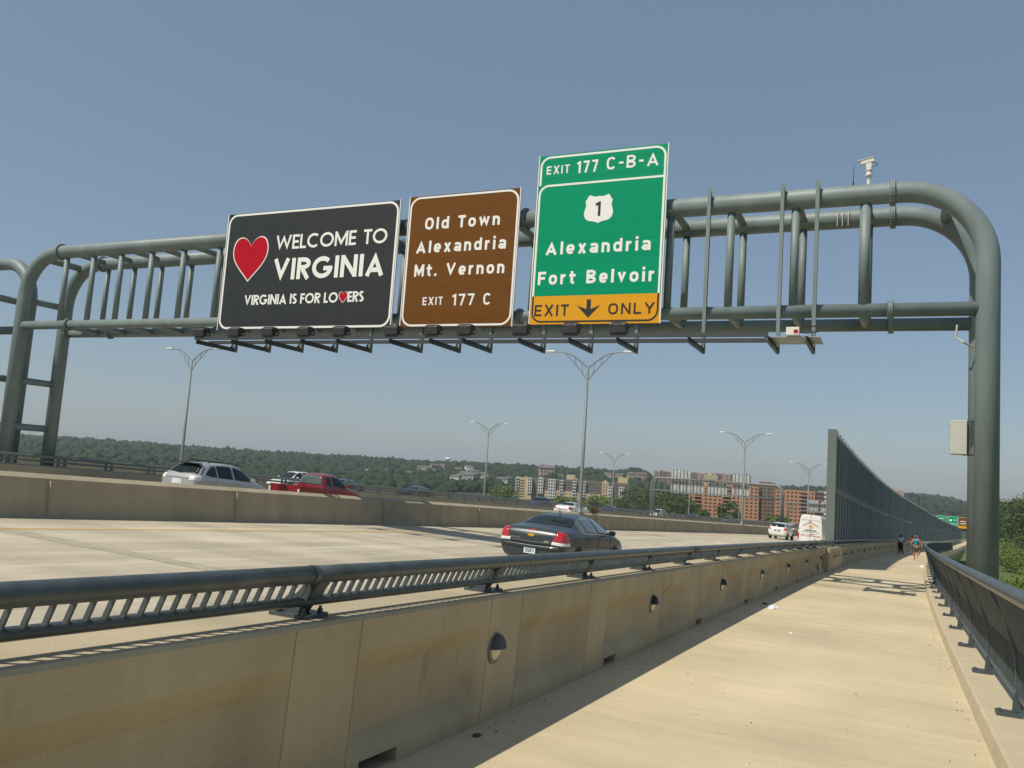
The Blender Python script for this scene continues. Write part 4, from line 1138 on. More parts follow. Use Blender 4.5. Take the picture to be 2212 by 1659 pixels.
# ---------------------------------------------------------------- charcoal saloon
def sedan(label, color, kind=0):
    r = thing('sedan', label, 'car')
    st = [(.00, .42, .62, .76, .62, .70, .82, .60, .90), (.05, .34, .74, .86, .62, .82, .90, .70, 1.03), (.14, .28, .80, .905, .62, .86, .97, .74, 1.09), (.50, .22, .84, .925, .64, .89, 1.0, .76, 1.125), (.86, .20, .85, .93, .64, .90, 1.01, .75, 1.15),
          (1.18, .19, .86, .93, .64, .90, 1.01, .665, 1.31), (1.55, .19, .86, .93, .64, .90, 1.01, .60, 1.435), (2.05, .19, .86, .93, .64, .90, 1.0, .585, 1.487), (2.6, .19, .86, .93, .64, .90, .99, .585, 1.475), (3.05, .19, .86, .93, .64, .90, .98, .60, 1.40),
          (3.45, .19, .86, .93, .64, .90, .97, .66, 1.235), (3.85, .20, .86, .93, .64, .90, .95, .74, 1.07), (4.3, .2, .85, .92, .62, .88, .88, .72, 1.0), (4.75, .22, .82, .90, .58, .84, .78, .66, .90), (5.0, .26, .74, .82, .52, .76, .68, .56, .78), (5.09, .32, .60, .70, .5, .62, .62, .46, .68)]
    b, tr = body_mesh('body', st, color, r)
    # rear window
    patch(tr, [(-.575, 1.56, 1.42), (0, 1.50, 1.455), (.575, 1.56, 1.42)], [(-.68, .90, 1.13), (0, .82, 1.16), (.68, .90, 1.13)], 'glass_dark', 'rear_window', r, .005, 18, 9, .01, ray=(0, .5, -.866))
    patch(tr, [(-.58, 3.0, 1.40), (0, 3.0, 1.42), (.58, 3.0, 1.40)], [(-.70, 3.80, 1.05), (0, 3.92, 1.07), (.70, 3.80, 1.05)], 'glass_dark', 'windscreen', r, .005, 18, 9, .01, ray=(0, -.4, -.9))
    side_glass(tr, r, [([(1.30, 1.20), (1.48, 1.335), (1.57, 1.37)], [(1.32, 1.06), (1.45, 1.045), (1.57, 1.04)]),
                       ([(1.67, 1.395), (2.05, 1.42), (2.33, 1.415)], [(1.66, 1.04), (2.0, 1.035), (2.37, 1.03)]),
                       ([(2.50, 1.405), (2.80, 1.375), (3.08, 1.27), (3.34, 1.12)], [(2.54, 1.03), (2.8, 1.015), (3.1, 1.01), (3.44, 1.005)])], m='glass_green')
    # chrome line round the side windows
    for sg in (-1, 1):
        bm = B(); pts = []
        for y, z in ((3.5, .99), (2.9, 1.0), (2.3, 1.01), (1.7, 1.015), (1.35, 1.03), (1.235, 1.10), (1.27, 1.22), (1.42, 1.335), (1.62, 1.405)):
            h = tr.ray_cast(Vector((sg * 3, y, z)), Vector((-sg, 0, 0)))
            if h[0] is not None: pts.append(h[0] + h[1] * .004)
        tube(bm, pts, .008, 6); obj('window_trim', bm, 'chrome', r)
    # rear lamps, wrapped round the corners
    for sg in (-1, 1):
        k = (sg, 1, 1)
        f = lambda L: [(sg * x, y, z) for x, y, z in L]
        t_ = patch(tr, f([(.70, .04, 1.045), (.80, .12, 1.04), (.865, .25, 1.0)]), f([(.56, .02, .795), (.80, .05, .785), (.925, .34, .79)]), 'tail_red', 'tail_lamp', r, .010, 12, 8, .02, ray=(-sg * .5, .866, 0))
        patch(tr, f([(.56, .02, .79), (.80, .05, .78), (.925, .34, .785)]), f([(.54, .02, .715), (.80, .05, .705), (.925, .34, .715)]), 'lamp_clear', 'reverse_lamp', r, .010, 12, 4, .02, ray=(-sg * .5, .866, 0))
    # dark slot between boot lid and bumper, bumper ledge
    patch(tr, [(-.56, 0, .755), (0, -.02, .745), (.56, 0, .755)], [(-.54, 0, .685), (0, -.02, .665), (.54, 0, .685)], 'black_plastic', 'boot_gap', r, .003, 16, 3, .01, ray=(0, 1, 0))
    bm = B()
    for k in range(17):
        pass
    bm.free()
    patch(tr, [(-.80, 0, .67), (0, -.05, .655), (.80, 0, .67)], [(-.80, 0, .60), (0, -.05, .58), (.80, 0, .60)], color, 'bumper_step', r, .03, 18, 3, .04, ray=(0, 1, 0))
    h = tr.ray_cast(Vector((0, -2, .52)), Vector((0, 1, 0)))[0].y
    bm = B(); quad_box(bm, (0, h - .004, .525), (.42, .012, .20)); obj('plate_recess', bm, 'black_plastic', r)
    plate(r, h - .016, .525, '7GZ1LV')
    h = tr.ray_cast(Vector((0, -2, .90)), Vector((0, 1, 0)))
    # bow tie badge
    hb = h[0].y - .008
    bm = B(); prism(bm, [(-.085, -.026), (-.032, -.026), (-.038, -.042), (.046, -.042), (.052, -.022), (.095, -.022), (.085, .026), (.032, .026), (.038, .042), (-.046, .042), (-.052, .022), (-.095, .022)], .012, Matrix(((1, 0, 0, 0), (0, .08, -.997, hb), (0, .997, .08, .90), (0, 0, 0, 1)))); bmesh.ops.recalc_face_normals(bm, faces=bm.faces); obj('badge', bm, 'gold_badge', r)
    h1 = tr.ray_cast(Vector((-.45, -2, .80)), Vector((0, 1, 0)))[0].y - .006
    bm = B(); text(bm, 'IMPALA LT', -.555, -.30, .785, .034, .2, lambda x, z, d: Vector((x, h1 - d + (x + .45) * .05, z))); obj('lettering', bm, 'chrome', r)
    h1 = tr.ray_cast(Vector((.44, -2, .79)), Vector((0, 1, 0)))[0].y - .006
    bm = B(); quad_box(bm, (.42, h1, .775), (.13, .01, .03)); obj('badge', bm, 'chrome', r)
    h1 = tr.ray_cast(Vector((0, -2, 1.03)), Vector((0, 1, 0)))[0].y
    patch(tr, [(-.11, 0, 1.035), (.11, 0, 1.035)], [(-.11, 0, 1.01), (.11, 0, 1.01)], 'tail_red', 'brake_lamp', r, .008, 6, 2, .01, ray=(0, 1, 0))
    bm = B(); quad_box(bm, (0, 1.75, 1.50), (.05, .16, .02)); tube(bm, [Vector((0, 1.78, 1.5)), Vector((0, 1.68, 1.60))], .008, 6); obj('antenna', bm, 'black_plastic', r)
    mirror(tr, r, .92, 3.25, 1.06, color if kind else 'paint_black')
    handles(tr, r, (1.85, 2.72), .90, .9, 'paint_black')
    seams(tr, r, [[(0, 2.46, 1.01), (0, 2.47, .6), (0, 2.42, .30)], [(0, 1.60, 1.02), (0, 1.50, .75), (0, 1.62, .45)], [(0, 3.42, 1.0), (0, 3.52, .7), (0, 3.46, .32)]])
    # boot lid shut lines
    bm = B()
    for sg in (-1, 1):
        pts = []
        for x, z in ((.70, 1.09), (.60, 1.0), (.565, .85), (.56, .76)):
            hh = tr.ray_cast(Vector((sg * x, -2, z)), Vector((0, 1, 0)))
            if hh[0] is not None: pts.append(hh[0] + hh[1] * .001)
        tube(bm, pts, .005, 5)
    obj('boot_seam', bm, 'black_plastic', r)
    for y in (1.02, 3.95):
        for sg in (-1, 1):
            arch(tr, r, sg * .9, y, .34); wheel(r, sg * .925, y, .335)
    return r
imp = sedan('charcoal grey saloon with red tail lamps and a gold boot badge, nearest car', 'paint_charcoal')
place(imp, 19.15, -8.25)

# ---------------------------------------------------------------- silver SUV
def suv(label, color, glass='glass_dark', detail=True, name='suv', cat='car'):
    r = thing(name, label, cat)
    st = [(.00, .50, .62, .80, .70, .76, .98, .62, 1.05), (.06, .40, .74, .88, .72, .85, 1.06, .70, 1.16), (.20, .32, .80, .91, .74, .88, 1.10, .70, 1.28), (.42, .28, .83, .92, .74, .89, 1.11, .655, 1.50), (.62, .26, .84, .92, .74, .89, 1.10, .62, 1.615),
          (1.1, .25, .85, .92, .74, .89, 1.09, .61, 1.665), (1.8, .25, .85, .92, .74, .89, 1.07, .61, 1.69), (2.4, .25, .85, .92, .74, .89, 1.05, .61, 1.675), (2.75, .25, .85, .92, .74, .89, 1.03, .615, 1.59), (3.1, .25, .85, .92, .72, .89, 1.02, .665, 1.38), (3.5, .26, .85, .92, .70, .89, .98, .74, 1.12),
          (3.95, .27, .84, .91, .66, .87, .86, .72, .96), (4.35, .28, .82, .89, .60, .83, .74, .66, .82), (4.66, .32, .74, .82, .54, .75, .68, .56, .76), (4.74, .40, .6, .7, .52, .62, .62, .46, .68)]
    b, tr = body_mesh('body', st, color, r)
    patch(tr, [(-.66, .58, 1.55), (0, .53, 1.60), (.66, .58, 1.55)], [(-.86, .26, 1.20), (0, .12, 1.17), (.86, .26, 1.20)], glass, 'rear_window', r, .006, 16, 8, .01, ray=(0, .8, -.6))
    side_glass(tr, r, [([(.66, 1.26), (.95, 1.50), (1.22, 1.57)], [(.62, 1.19), (.9, 1.14), (1.22, 1.125)]), ([(1.28, 1.575), (1.7, 1.605), (2.05, 1.60)], [(1.28, 1.12), (1.7, 1.105), (2.1, 1.09)]), ([(2.16, 1.595), (2.5, 1.56), (2.8, 1.44), (3.18, 1.16)], [(2.18, 1.085), (2.5, 1.075), (2.85, 1.065), (3.22, 1.06)])], m='glass_dark')
    patch(tr, [(-.60, 2.78, 1.58), (0, 2.74, 1.61), (.60, 2.78, 1.58)], [(-.70, 3.55, 1.12), (0, 3.66, 1.14), (.70, 3.55, 1.12)], 'glass_dark', 'windscreen', r, .006, 14, 7, .01, ray=(0, -.5, -.86))
    for sg in (-1, 1):
        f = lambda L: [(sg * x, y, z) for x, y, z in L]
        patch(tr, f([(.58, .1, 1.13), (.74, .12, 1.14), (.90, .38, 1.15)]), f([(.58, .05, .93), (.74, .06, .94), (.91, .34, .96)]), 'lamp_clear' if detail else 'tail_red', 'tail_lamp', r, .010, 12, 6, .02, ray=(-sg * .55, .835, 0))
    h = tr.ray_cast(Vector((0, -2, .86)), Vector((0, 1, 0)))[0].y
    bm = B(); quad_box(bm, (0, h - .004, .86), (.50, .012, .21), bevel=.004); obj('plate_recess', bm, 'plate_white' if detail else 'black_plastic', r)
    plate(r, h - .018, .855)
    if detail:
        bm = B(); quad_box(bm, (0, .50, 1.60), (1.16, .26, .05), bevel=.015); obj('spoiler', bm, 'paint_black', r)
        for sg in (-1, 1):
            bm = B(); tube(bm, [Vector((sg * .56, .9, 1.66)), Vector((sg * .57, 1.1, 1.73)), Vector((sg * .57, 2.2, 1.745)), Vector((sg * .56, 2.55, 1.67))], .02, 6); obj('roof_rail', bm, 'black_plastic', r)
        bm = B(); tube(bm, [Vector((-.28, .30, 1.185)), Vector((.1, .24, 1.175))], .012, 5); obj('rear_wiper', bm, 'black_plastic', r)
        patch(tr, [(-.62, 0, 1.0), (.62, 0, 1.0)], [(-.62, 0, .985), (.62, 0, .985)], 'black_plastic', 'tailgate_seam', r, .002, 10, 2, .006, ray=(0, 1, 0))
    mirror(tr, r, .92, 3.05, 1.14, color)
    handles(tr, r, (1.45, 2.36), .98, .9, 'chrome')
    seams(tr, r, [[(0, 2.12, 1.06), (0, 2.12, .6), (0, 2.08, .34)], [(0, 1.24, 1.1), (0, 1.15, .8), (0, 1.28, .5)]])
    for y in (.98, 3.72):
        for sg in (-1, 1):
            arch(tr, r, sg * .9, y, .36); wheel(r, sg * .92, y, .36)
    return r
rx = suv('silver SUV with clear tail lamps and black roof rails behind the middle wall', 'paint_silver')
place(rx, 23.7, -25.3)

# ---------------------------------------------------------------- red pickup
def pickup(label, color):
    r = thing('pickup_truck', label, 'pickup')
    # cab with bonnet
    st = [(1.86, .45, .70, .86, .72, .84, .98, .62, 1.05), (1.90, .36, .78, .89, .72, .86, 1.04, .655, 1.45), (1.98, .34, .80, .90, .72, .87, 1.06, .655, 1.62), (2.2, .32, .82, .90, .72, .87, 1.06, .63, 1.70), (2.7, .32, .82, .90, .72, .87, 1.05, .62, 1.725), (3.2, .32, .82, .90, .72, .87, 1.03, .62, 1.69), (3.5, .32, .82, .9, .72, .87, 1.02, .64, 1.56),
          (3.95, .32, .82, .9, .7, .87, 1.0, .71, 1.20), (4.15, .33, .82, .9, .7, .87, .98, .73, 1.10), (4.6, .35, .80, .89, .68, .86, .93, .70, 1.03), (5.0, .36, .78, .87, .66, .82, .88, .64, .96), (5.2, .42, .66, .76, .64, .70, .80, .54, .86)]
    b, tr = body_mesh('cab', st, color, r)
    patch(tr, [(-.585, 1.95, 1.585), (0, 1.95, 1.60), (.585, 1.95, 1.585)], [(-.70, 1.9, 1.15), (0, 1.9, 1.14), (.70, 1.9, 1.15)], 'glass_green', 'rear_window', r, .006, 14, 7, .01, ray=(0, 1, 0))
    for x in (-.30, .30):
        pass
    side_glass(tr, r, [([(2.18, 1.56), (2.48, 1.60)], [(2.15, 1.14), (2.50, 1.13)]), ([(2.66, 1.605), (3.0, 1.60), (3.3, 1.52), (3.74, 1.18)], [(2.68, 1.12), (3.0, 1.11), (3.3, 1.10), (3.78, 1.08)])], m='glass_dark')
    patch(tr, [(-.62, 3.42, 1.60), (.62, 3.42, 1.60)], [(-.70, 4.0, 1.14), (.70, 4.0, 1.14)], 'glass_dark', 'windscreen', r, .006, 14, 7, .01, ray=(0, -.5, -.86))
    # bed
    bm = B()
    for x in (-.86, .86): quad_box(bm, (x, .94, .74), (.10, 1.82, .56), bevel=.02)
    quad_box(bm, (0, .94, .52), (1.62, 1.82, .08)); quad_box(bm, (0, 1.83, .74), (1.62, .05, .54))
    obj('bed', bm, color, r)
    bm = B(); quad_box(bm, (0, .05, .76), (1.60, .07, .52), bevel=.015); tg = obj('tailgate', bm, color, r)
    bm = B(); quad_box(bm, (0, .008, .90), (.16, .02, .07)); obj('handle', bm, 'black_plastic', tg)
    for x in (-.87, .87):
        bm = B(); quad_box(bm, (x, .02, .74), (.10, .05, .30), bevel=.01); obj('tail_lamp', bm, 'lamp_clear', r)
    bm = B(); quad_box(bm, (0, -.04, .46), (1.7, .14, .18), bevel=.03); obj('rear_bumper', bm, 'chrome', r)
    mirror(tr, r, .90, 3.62, 1.20, color)
    handles(tr, r, (2.75,), .98, .9, 'paint_black')
    seams(tr, r, [[(0, 2.57, 1.6), (0, 2.58, 1.0), (0, 2.58, .40)]])
    for y in (.98, 4.25):
        for sg in (-1, 1): arch(tr, r, sg * .88, y, .37) if y > 2 else None; wheel(r, sg * .91, y, .37)
    return r
pk = pickup('red pickup truck with its empty bed showing above the middle wall', 'paint_red')
place(pk, 31.0, -26.4)

# ---------------------------------------------------------------- white minivan, white cargo van
mv = suv('white minivan with red tail lamps in the left near lane ahead of the white van', 'paint_white', detail=False, name='minivan')
mv.scale = (1.07, 1.05, 1.06)
place(mv, 92, -14.2)
bm = B(); prism(bm, [(-.12, 0), (0, .16), (.14, 0), (0, -.1)], .015, Matrix(((1, 0, 0, -.1), (0, 0, -1, .13), (0, 1, 0, 1.22), (0, 0, 0, 1)))); bmesh.ops.recalc_face_normals(bm, faces=bm.faces); obj('window_sticker', bm, 'sign_white', mv)
def cargo_van(label):
    r = thing('cargo_van', label, 'van')
    st = [(.00, .42, .84, .94, .8, .93, 1.35, .80, 2.66), (.04, .36, .88, .975, .8, .965, 1.36, .83, 2.72), (.3, .34, .89, .985, .8, .975, 1.36, .84, 2.74), (2, .34, .89, .985, .8, .975, 1.36, .84, 2.74), (3.6, .34, .89, .985, .8, .975, 1.34, .84, 2.72), (4.3, .34, .89, .985, .8, .97, 1.3, .84, 2.60), (4.9, .34, .88, .98, .8, .965, 1.25, .86, 1.95), (5.4, .36, .86, .96, .75, .94, 1.1, .82, 1.35), (5.8, .38, .80, .90, .7, .87, .95, .70, 1.12), (5.95, .44, .7, .8, .66, .76, .85, .6, .95)]
    b, tr = body_mesh('body', st, 'paint_white', r)
    yy = -.012
    bm = B(); quad_box(bm, (0, .0, 1.55), (.014, .03, 2.2)); quad_box(bm, (0, .0, 2.28), (1.5, .02, .012)); obj('door_seam', bm, 'black_plastic', r)
    for sg in (-1, 1):
        f = lambda L: [(sg * x, y, z) for x, y, z in L]
        patch(tr, f([(.86, .02, 1.20), (.985, .10, 1.20)]), f([(.86, .02, .66), (.985, .10, .66)]), 'tail_red', 'tail_lamp', r, .012, 6, 6, .02, ray=(-sg * .5, .866, 0))
        for z in (.78, 1.55, 2.1):
            bm = B(); quad_box(bm, (sg * .93, -.01, z), (.09, .05, .03)); obj('hinge', bm, 'black_plastic', r)
    # roof-and-sun emblem
    bm = B(); ribbon(bm, [(-.62, 1.78), (0, 2.12), (.62, 1.78)], False, .045, .012, lambda x, z, d: Vector((x, -d, z))); quad_box(bm, (-.10, -.006, 2.18), (.07, .012, .12)); obj('emblem', bm, 'sign_red', r)
    bm = B(); lathe(bm, [(.11, 0), (.11, .012)], 18, Matrix.Translation((.02, 0, 1.74)) @ Matrix.Rotation(pi / 2, 4, 'X'))
    for k in range(14):
        a = 2 * pi * k / 14; quad_box(bm, (.02 + .22 * cos(a), -.006, 1.74 + .17 * sin(a)), (.05, .012, .03))
    obj('emblem', bm, 'sign_yellow', r)
    bm = B(); quad_box(bm, (.02, -.008, 1.44), (.92, .014, .08)); obj('lettering', bm, 'cloth_grey', r)
    bm = B(); quad_box(bm, (.02, -.006, 1.30), (1.4, .010, .025)); quad_box(bm, (.16, -.006, 1.14), (.36, .012, .05)); obj('lettering', bm, 'cloth_grey', r)
    bm = B(); text(bm, '571-209-6623', -.72, .76, .93, .155, .17, lambda x, z, d: Vector((x, -d, z))); obj('lettering', bm, 'sign_red', r)
    plate(r, -.012, .72); r.children[-1].location.x = -.38
    bm = B(); quad_box(bm, (.42, -.01, .74), (.2, .02, .03)); obj('door_handle', bm, 'black_plastic', r)
    bm = B(); quad_box(bm, (0, -.06, .44), (1.7, .14, .14), bevel=.03); obj('rear_bumper', bm, 'paint_grey', r)
    bm = B(); quad_box(bm, (0, .0, 2.66), (.14, .03, .03)); obj('brake_lamp', bm, 'tail_red', r)
    side_glass(tr, r, [([(4.2, 1.95), (4.75, 1.9)], [(4.2, 1.38), (4.9, 1.36)])])
    for y in (1.3, 4.9):
        for sg in (-1, 1): arch(tr, r, sg * .95, y, .36); wheel(r, sg * .97, y, .36)
    mirror(tr, r, .98, 4.85, 1.55, 'black_plastic')
    return r
cv = cargo_van('tall white cargo van with a red phone number on its rear doors')
place(cv, 73.5, -8.15)

# ---------------------------------------------------------------- cars farther off: copies with their own paint
def recolor(o, m, lampm=None):
    for c in o.children:
        if c.name.split('.')[0] in ('body', 'mirror', 'bumper_step'): set_mat(c, m)
        if lampm and c.name.split('.')[0] == 'tail_lamp': set_mat(c, lampm)
ws = dup(imp, label='white saloon with red tail lamps left of the tall lamp post'); recolor(ws, 'paint_white'); place(ws, 70.5, -29.3)
for c in list(ws.children):
    if c.name.split('.')[0] in ('badge', 'lettering'): bpy.data.objects.remove(c)
def oncoming(src, m, s, t, label, nm=None):
    o = dup(src, label=label); recolor(o, m); place(o, s, t, back=True)
    for c in list(o.children):
        if c.name.split('.')[0] in ('badge', 'lettering', 'roof_rail', 'spoiler', 'window_sticker'): bpy.data.objects.remove(c)
    return o
ON = [(rx, 'paint_white', 56.6, -46.5, 'white SUV on the far bridge just behind the red pickup'), (imp, 'paint_black', 64.2, -47.5, 'black car on the far bridge right of the red pickup, mostly behind the rail'),
      (imp, 'paint_black', 76, -47.5, 'dark saloon on the far bridge below the wooded hill, left of the pale flats'), (rx, 'paint_blue', 104, -47.5, 'blue grey SUV on the far bridge below the left end of the pale flats'),
      (imp, 'paint_blue', 128, -47, 'small blue car on the far bridge seen beside the tall lamp post'), (rx, 'paint_white', 150, -46.5, 'white SUV with dark windows by the left leg of the far gantry'), (imp, 'paint_black', 172, -46.5, 'dark car on the far bridge under the left end of the far gantry'),
      (rx, 'paint_grey', 196, -46, 'grey SUV on the far bridge before the dark trees'), (imp, 'paint_black', 240, -44, 'distant black car on the far bridge left of the white minivan'), (imp, 'paint_white', 262, -44, 'distant white car on the far bridge next to the distant black car')]
for a in ON: oncoming(*a)
# ================================================================== lamp posts
def lamp_post(h=9.4, arm=2.35, rise=1.75):
    r = thing('lamp_post', '', 'lamp post', group='twin arm lamp posts on the bridge')
    bm = B(); lathe(bm, [(.22, 0), (.22, .05), (.155, .08), (.135, .4), (.075, h)], 14); obj('pole', bm, 'pole_steel', r, smooth=True)
    bm = B(); quad_box(bm, (0, 0, .02), (.5, .5, .06)); obj('base_plate', bm, 'pole_steel', r)
    for sg in (-1, 1):
        bm = B(); p = []
        for k in range(13):
            f = k / 12; p.append(Vector((sg * arm * f, 0, h - .75 + rise * sin(f * pi / 2) ** .9)))
        q = []
        for k in range(13):
            f = k / 12; q.append(Vector((sg * arm * .80 * f, 0, h - .1 + (rise - .70) * sin(f * pi / 2))))
        p2 = [Vector((sg * .06 + (v.x - sg * .0) * 1.0, 0, v.z)) for v in q]
        tube(bm, q, .045, 8)
        low = [Vector((sg * arm * .70 * k / 10, 0, h - 1.0 + (1.0 + (rise - .70) * .86) * (k / 10) ** .82)) for k in range(11)]
        tube(bm, low, .03, 6)
        for f in (3, 6): tube(bm, [q[f], low[min(10, int(f * .95))]], .02, 6)
        obj('arm', bm, 'pole_steel', r)
        ex = q[-1]
        bm = B(); tube(bm, [ex, ex + Vector((sg * arm * .22, 0, .06))], .035, 8); obj('arm_tip', bm, 'pole_steel', r)
        hx = ex + Vector((sg * (arm * .22 + .25), 0, .05))
        bm = B(); quad_box(bm, tuple(hx), (.62, .26, .14), bevel=.04); hd_ = obj('lamp_head', bm, 'white_plastic', r)
        bm = B(); quad_box(bm, (hx.x + sg * .05, 0, hx.z - .075), (.36, .2, .02)); obj('lens', bm, 'lamp_clear', hd_)
    return r
LP = lamp_post()
posts = [(50.2, -19.05, 1.05 + gz(-19), 'tall twin arm lamp post on the middle wall in front of the pale flats'), (97, -19.05, 1.05 + gz(-19), 'twin arm lamp post on the middle wall beside the orange brick flats'), (139, -19.05, 1.05 + gz(-19), 'twin arm lamp post on the middle wall just left of the noise wall end'),
         (187, -19.05, 1.05 + gz(-19), 'short looking distant lamp post on the middle wall before the brick flats'),
         (50.6, -55.4, 1.8, 'leftmost lamp post, behind the silver SUV, its arms hidden by the gantry'), (100.5, -55.4, 1.8, 'lamp post standing against the wooded hill left of the pale flats'), (147, -55.4, 1.8, 'lamp post in front of the right half of the pale flats'), (195, -55.4, 1.8, 'distant lamp post seen through the far gantry'), (243, -55.4, 1.8, 'thin distant lamp post in front of the middle of the brick flats')]
for k, (s, t, h, l) in enumerate(posts):
    o = LP if k == 0 else dup(LP)
    o.location = pt(s, t, h); o.rotation_euler = (0, 0, -hd(s) + .06); o['label'] = l
# dry brown weeds by the foot of the tall lamp post
o = thing('dead_weeds', 'clump of dead brown weeds on top of the middle wall beside the tall lamp post', 'plant', pt(52.6, -19.05, gz(-19) + 1.05))
bm = B(); rg = random.Random(5)
for k in range(34):
    a = rg.uniform(0, 2 * pi); p0 = Vector((rg.uniform(-.15, .15), rg.uniform(-.35, .35), 0)); p1 = p0 + Vector((cos(a) * .22, sin(a) * .32, rg.uniform(.12, .48)))
    tube(bm, [p0, p1], .018, 4)
    quad_box(bm, tuple(p1), (.05, .08, .06), None)
obj('stems', bm, 'leaf_dry', o)

# ================================================================== people
def person(label, loc, rot, parts, pose, h=1.68, extra=None, sway=0.0):
    """pose: dict of joints in metres for a 1.70 m figure, body one skinned mesh; clothing as children"""
    r = thing('person', label, 'person', loc, (0, 0, rot)); r.scale = (h / 1.70,) * 3
    J = dict(pel=(0, 0, .92), wai=(0, .0, 1.06), che=(0, .01, 1.28), neck=(0, 0, 1.46), head=(0, .015, 1.57), top=(0, .01, 1.665))
    for sg, n in ((-1, 'l'), (1, 'r')):
        J.update({n + 'hip': (sg * .09, 0, .88), n + 'kne': (sg * .10, .02, .49), n + 'ank': (sg * .10, -.03, .085), n + 'toe': (sg * .11, .13, .035), n + 'sho': (sg * .175, 0, 1.40), n + 'elb': (sg * .24, -.03, 1.13), n + 'wri': (sg * .25, .06, .90)})
    J.update(pose)
    Rr = dict(pel=.135, wai=.115, che=.135, neck=.055, head=.092, top=.06)
    for n in 'lr': Rr.update({n + 'hip': .088, n + 'kne': .058, n + 'ank': .038, n + 'toe': .032, n + 'sho': .062, n + 'elb': .042, n + 'wri': .029})
    E_ = [('pel', 'wai'), ('wai', 'che'), ('che', 'neck'), ('neck', 'head'), ('head', 'top')]
    for n in 'lr': E_ += [('pel', n + 'hip'), (n + 'hip', n + 'kne'), (n + 'kne', n + 'ank'), (n + 'ank', n + 'toe'), ('che', n + 'sho'), (n + 'sho', n + 'elb'), (n + 'elb', n + 'wri')]
    J = {k: Vector(v) for k, v in J.items()}
    for n, sg in (('l', -1), ('r', 1)):       # palm, four fingers and a thumb
        d = (J[n + 'wri'] - J[n + 'elb']).normalized(); side = Vector((0, 1, 0)); side = (side - d * side.dot(d)).normalized()
        J[n + 'plm'] = J[n + 'wri'] + d * .075; Rr[n + 'plm'] = .027; E_.append((n + 'wri', n + 'plm'))
        for f, (o_, ln_) in enumerate(((-.030, .06), (-.010, .078), (.010, .075), (.030, .062))):
            k1 = J[n + 'plm'] + side * o_ * .9 + d * .03; J[n + 'f%d' % f] = k1; Rr[n + 'f%d' % f] = .0095; E_.append((n + 'plm', n + 'f%d' % f))
            J[n + 'g%d' % f] = k1 + d * ln_ * .7 + Vector((-sg * .018, 0, 0)); Rr[n + 'g%d' % f] = .008; E_.append((n + 'f%d' % f, n + 'g%d' % f))
        J[n + 'th'] = J[n + 'wri'] + d * .05 + side * .045 + Vector((-sg * .01, 0, 0)); Rr[n + 'th'] = .010; E_.append((n + 'wri', n + 'th'))
    def skin(name, keys, m, grow=0.0, rad=None, root='pel', parent=r):
        me = bpy.data.meshes.new(name); ks = list(keys)
        es = [(ks.index(a), ks.index(b)) for a, b in E_ if a in keys and b in keys]
        me.from_pydata([J[k] for k in ks], es, [])
        o = bpy.data.objects.new(name, me); COL.objects.link(o); o.parent = parent
        md = o.modifiers.new('skin', 'SKIN'); md.use_smooth_shade = True
        sv = me.skin_vertices[0].data
        for i, k in enumerate(ks):
            q = (rad or {}).get(k, Rr[k]) + grow; fl = .72 if k in ('pel', 'wai', 'che') else 1.0
            sv[i].radius = (q, q * fl) if fl < 1 else (q, q); sv[i].use_root = (k == root)
        o.modifiers.new('sub', 'SUBSURF').levels = 1
        dg = bpy.context.evaluated_depsgraph_get(); dg.update()
        m2 = bpy.data.meshes.new_from_object(o.evaluated_get(dg)); o.modifiers.clear(); o.data = m2
        m2.materials.clear(); m2.materials.append(MATS[m]); m2.polygons.foreach_set('use_smooth', [True] * len(m2.polygons))
        return o
    body = skin('body', list(J), parts['skin'])
    top = ['wai', 'che', 'lsho', 'rsho', 'pel']
    if parts.get('sleeve'): J['lslv'] = J['lsho'].lerp(J['lelb'], .7); J['rslv'] = J['rsho'].lerp(J['relb'], .7); E_.extend([('lsho', 'lslv'), ('rsho', 'rslv')]); Rr['lslv'] = Rr['rslv'] = .052; top += ['lslv', 'rslv']
    skin('shirt', top, parts['shirt'], .012, {'pel': .135})
    for n in 'lr':
        J[n + 'cut'] = J[n + 'hip'].lerp(J[n + 'kne'], .80 if parts.get('short') else .999); Rr[n + 'cut'] = .095 if parts.get('short') else .066; E_.append((n + 'hip', n + 'cut'))
    low = ['pel', 'lhip', 'rhip', 'lcut', 'rcut']
    if not parts.get('short'): E_.extend([('lcut', 'lank'), ('rcut', 'rank')]); low += ['lank', 'rank']
    skin('trousers' if not parts.get('short') else 'shorts', low, parts['legs'], .014)
    for n in 'lr': skin('shoe', [n + 'ank', n + 'toe'], parts['shoe'], .012, root=n + 'ank')
    hp = J['head']
    bm = B()
    bmesh.ops.create_uvsphere(bm, u_segments=18, v_segments=12, radius=1.0)
    for v in bm.verts: v.co = Vector((hp.x + v.co.x * .097, hp.y - .014 + v.co.y * .108, hp.z + .035 + v.co.z * (.100 if v.co.z > 0 else .075)))
    bmesh.ops.delete(bm, geom=[v for v in bm.verts if v.co.y > hp.y + .035 and v.co.z < hp.z + .05], context='VERTS')
    obj('hair', bm, parts['hair'], r, smooth=True)
    if parts.get('cap'):
        bm = B(); bmesh.ops.create_uvsphere(bm, u_segments=18, v_segments=10, radius=1.0)
        bmesh.ops.delete(bm, geom=[v for v in bm.verts if v.co.z < -.12], context='VERTS')
        for v in bm.verts: v.co = Vector((hp.x + v.co.x * .106, hp.y + v.co.y * .118, hp.z + .045 + v.co.z * .085))
        prism(bm, [(hp.x + .085 * cos(a), hp.y + .10 + .09 * sin(a)) for a in [pi * k / 8 for k in range(9)]], .012, Matrix.Translation((0, 0, hp.z + .045)))
        obj('cap', bm, parts['cap'], r, smooth=True)
    # face: nose, eyes, mouth
    bm = B(); quad_box(bm, (hp.x, hp.y + .098, hp.z - .005), (.022, .03, .04), bevel=.006)
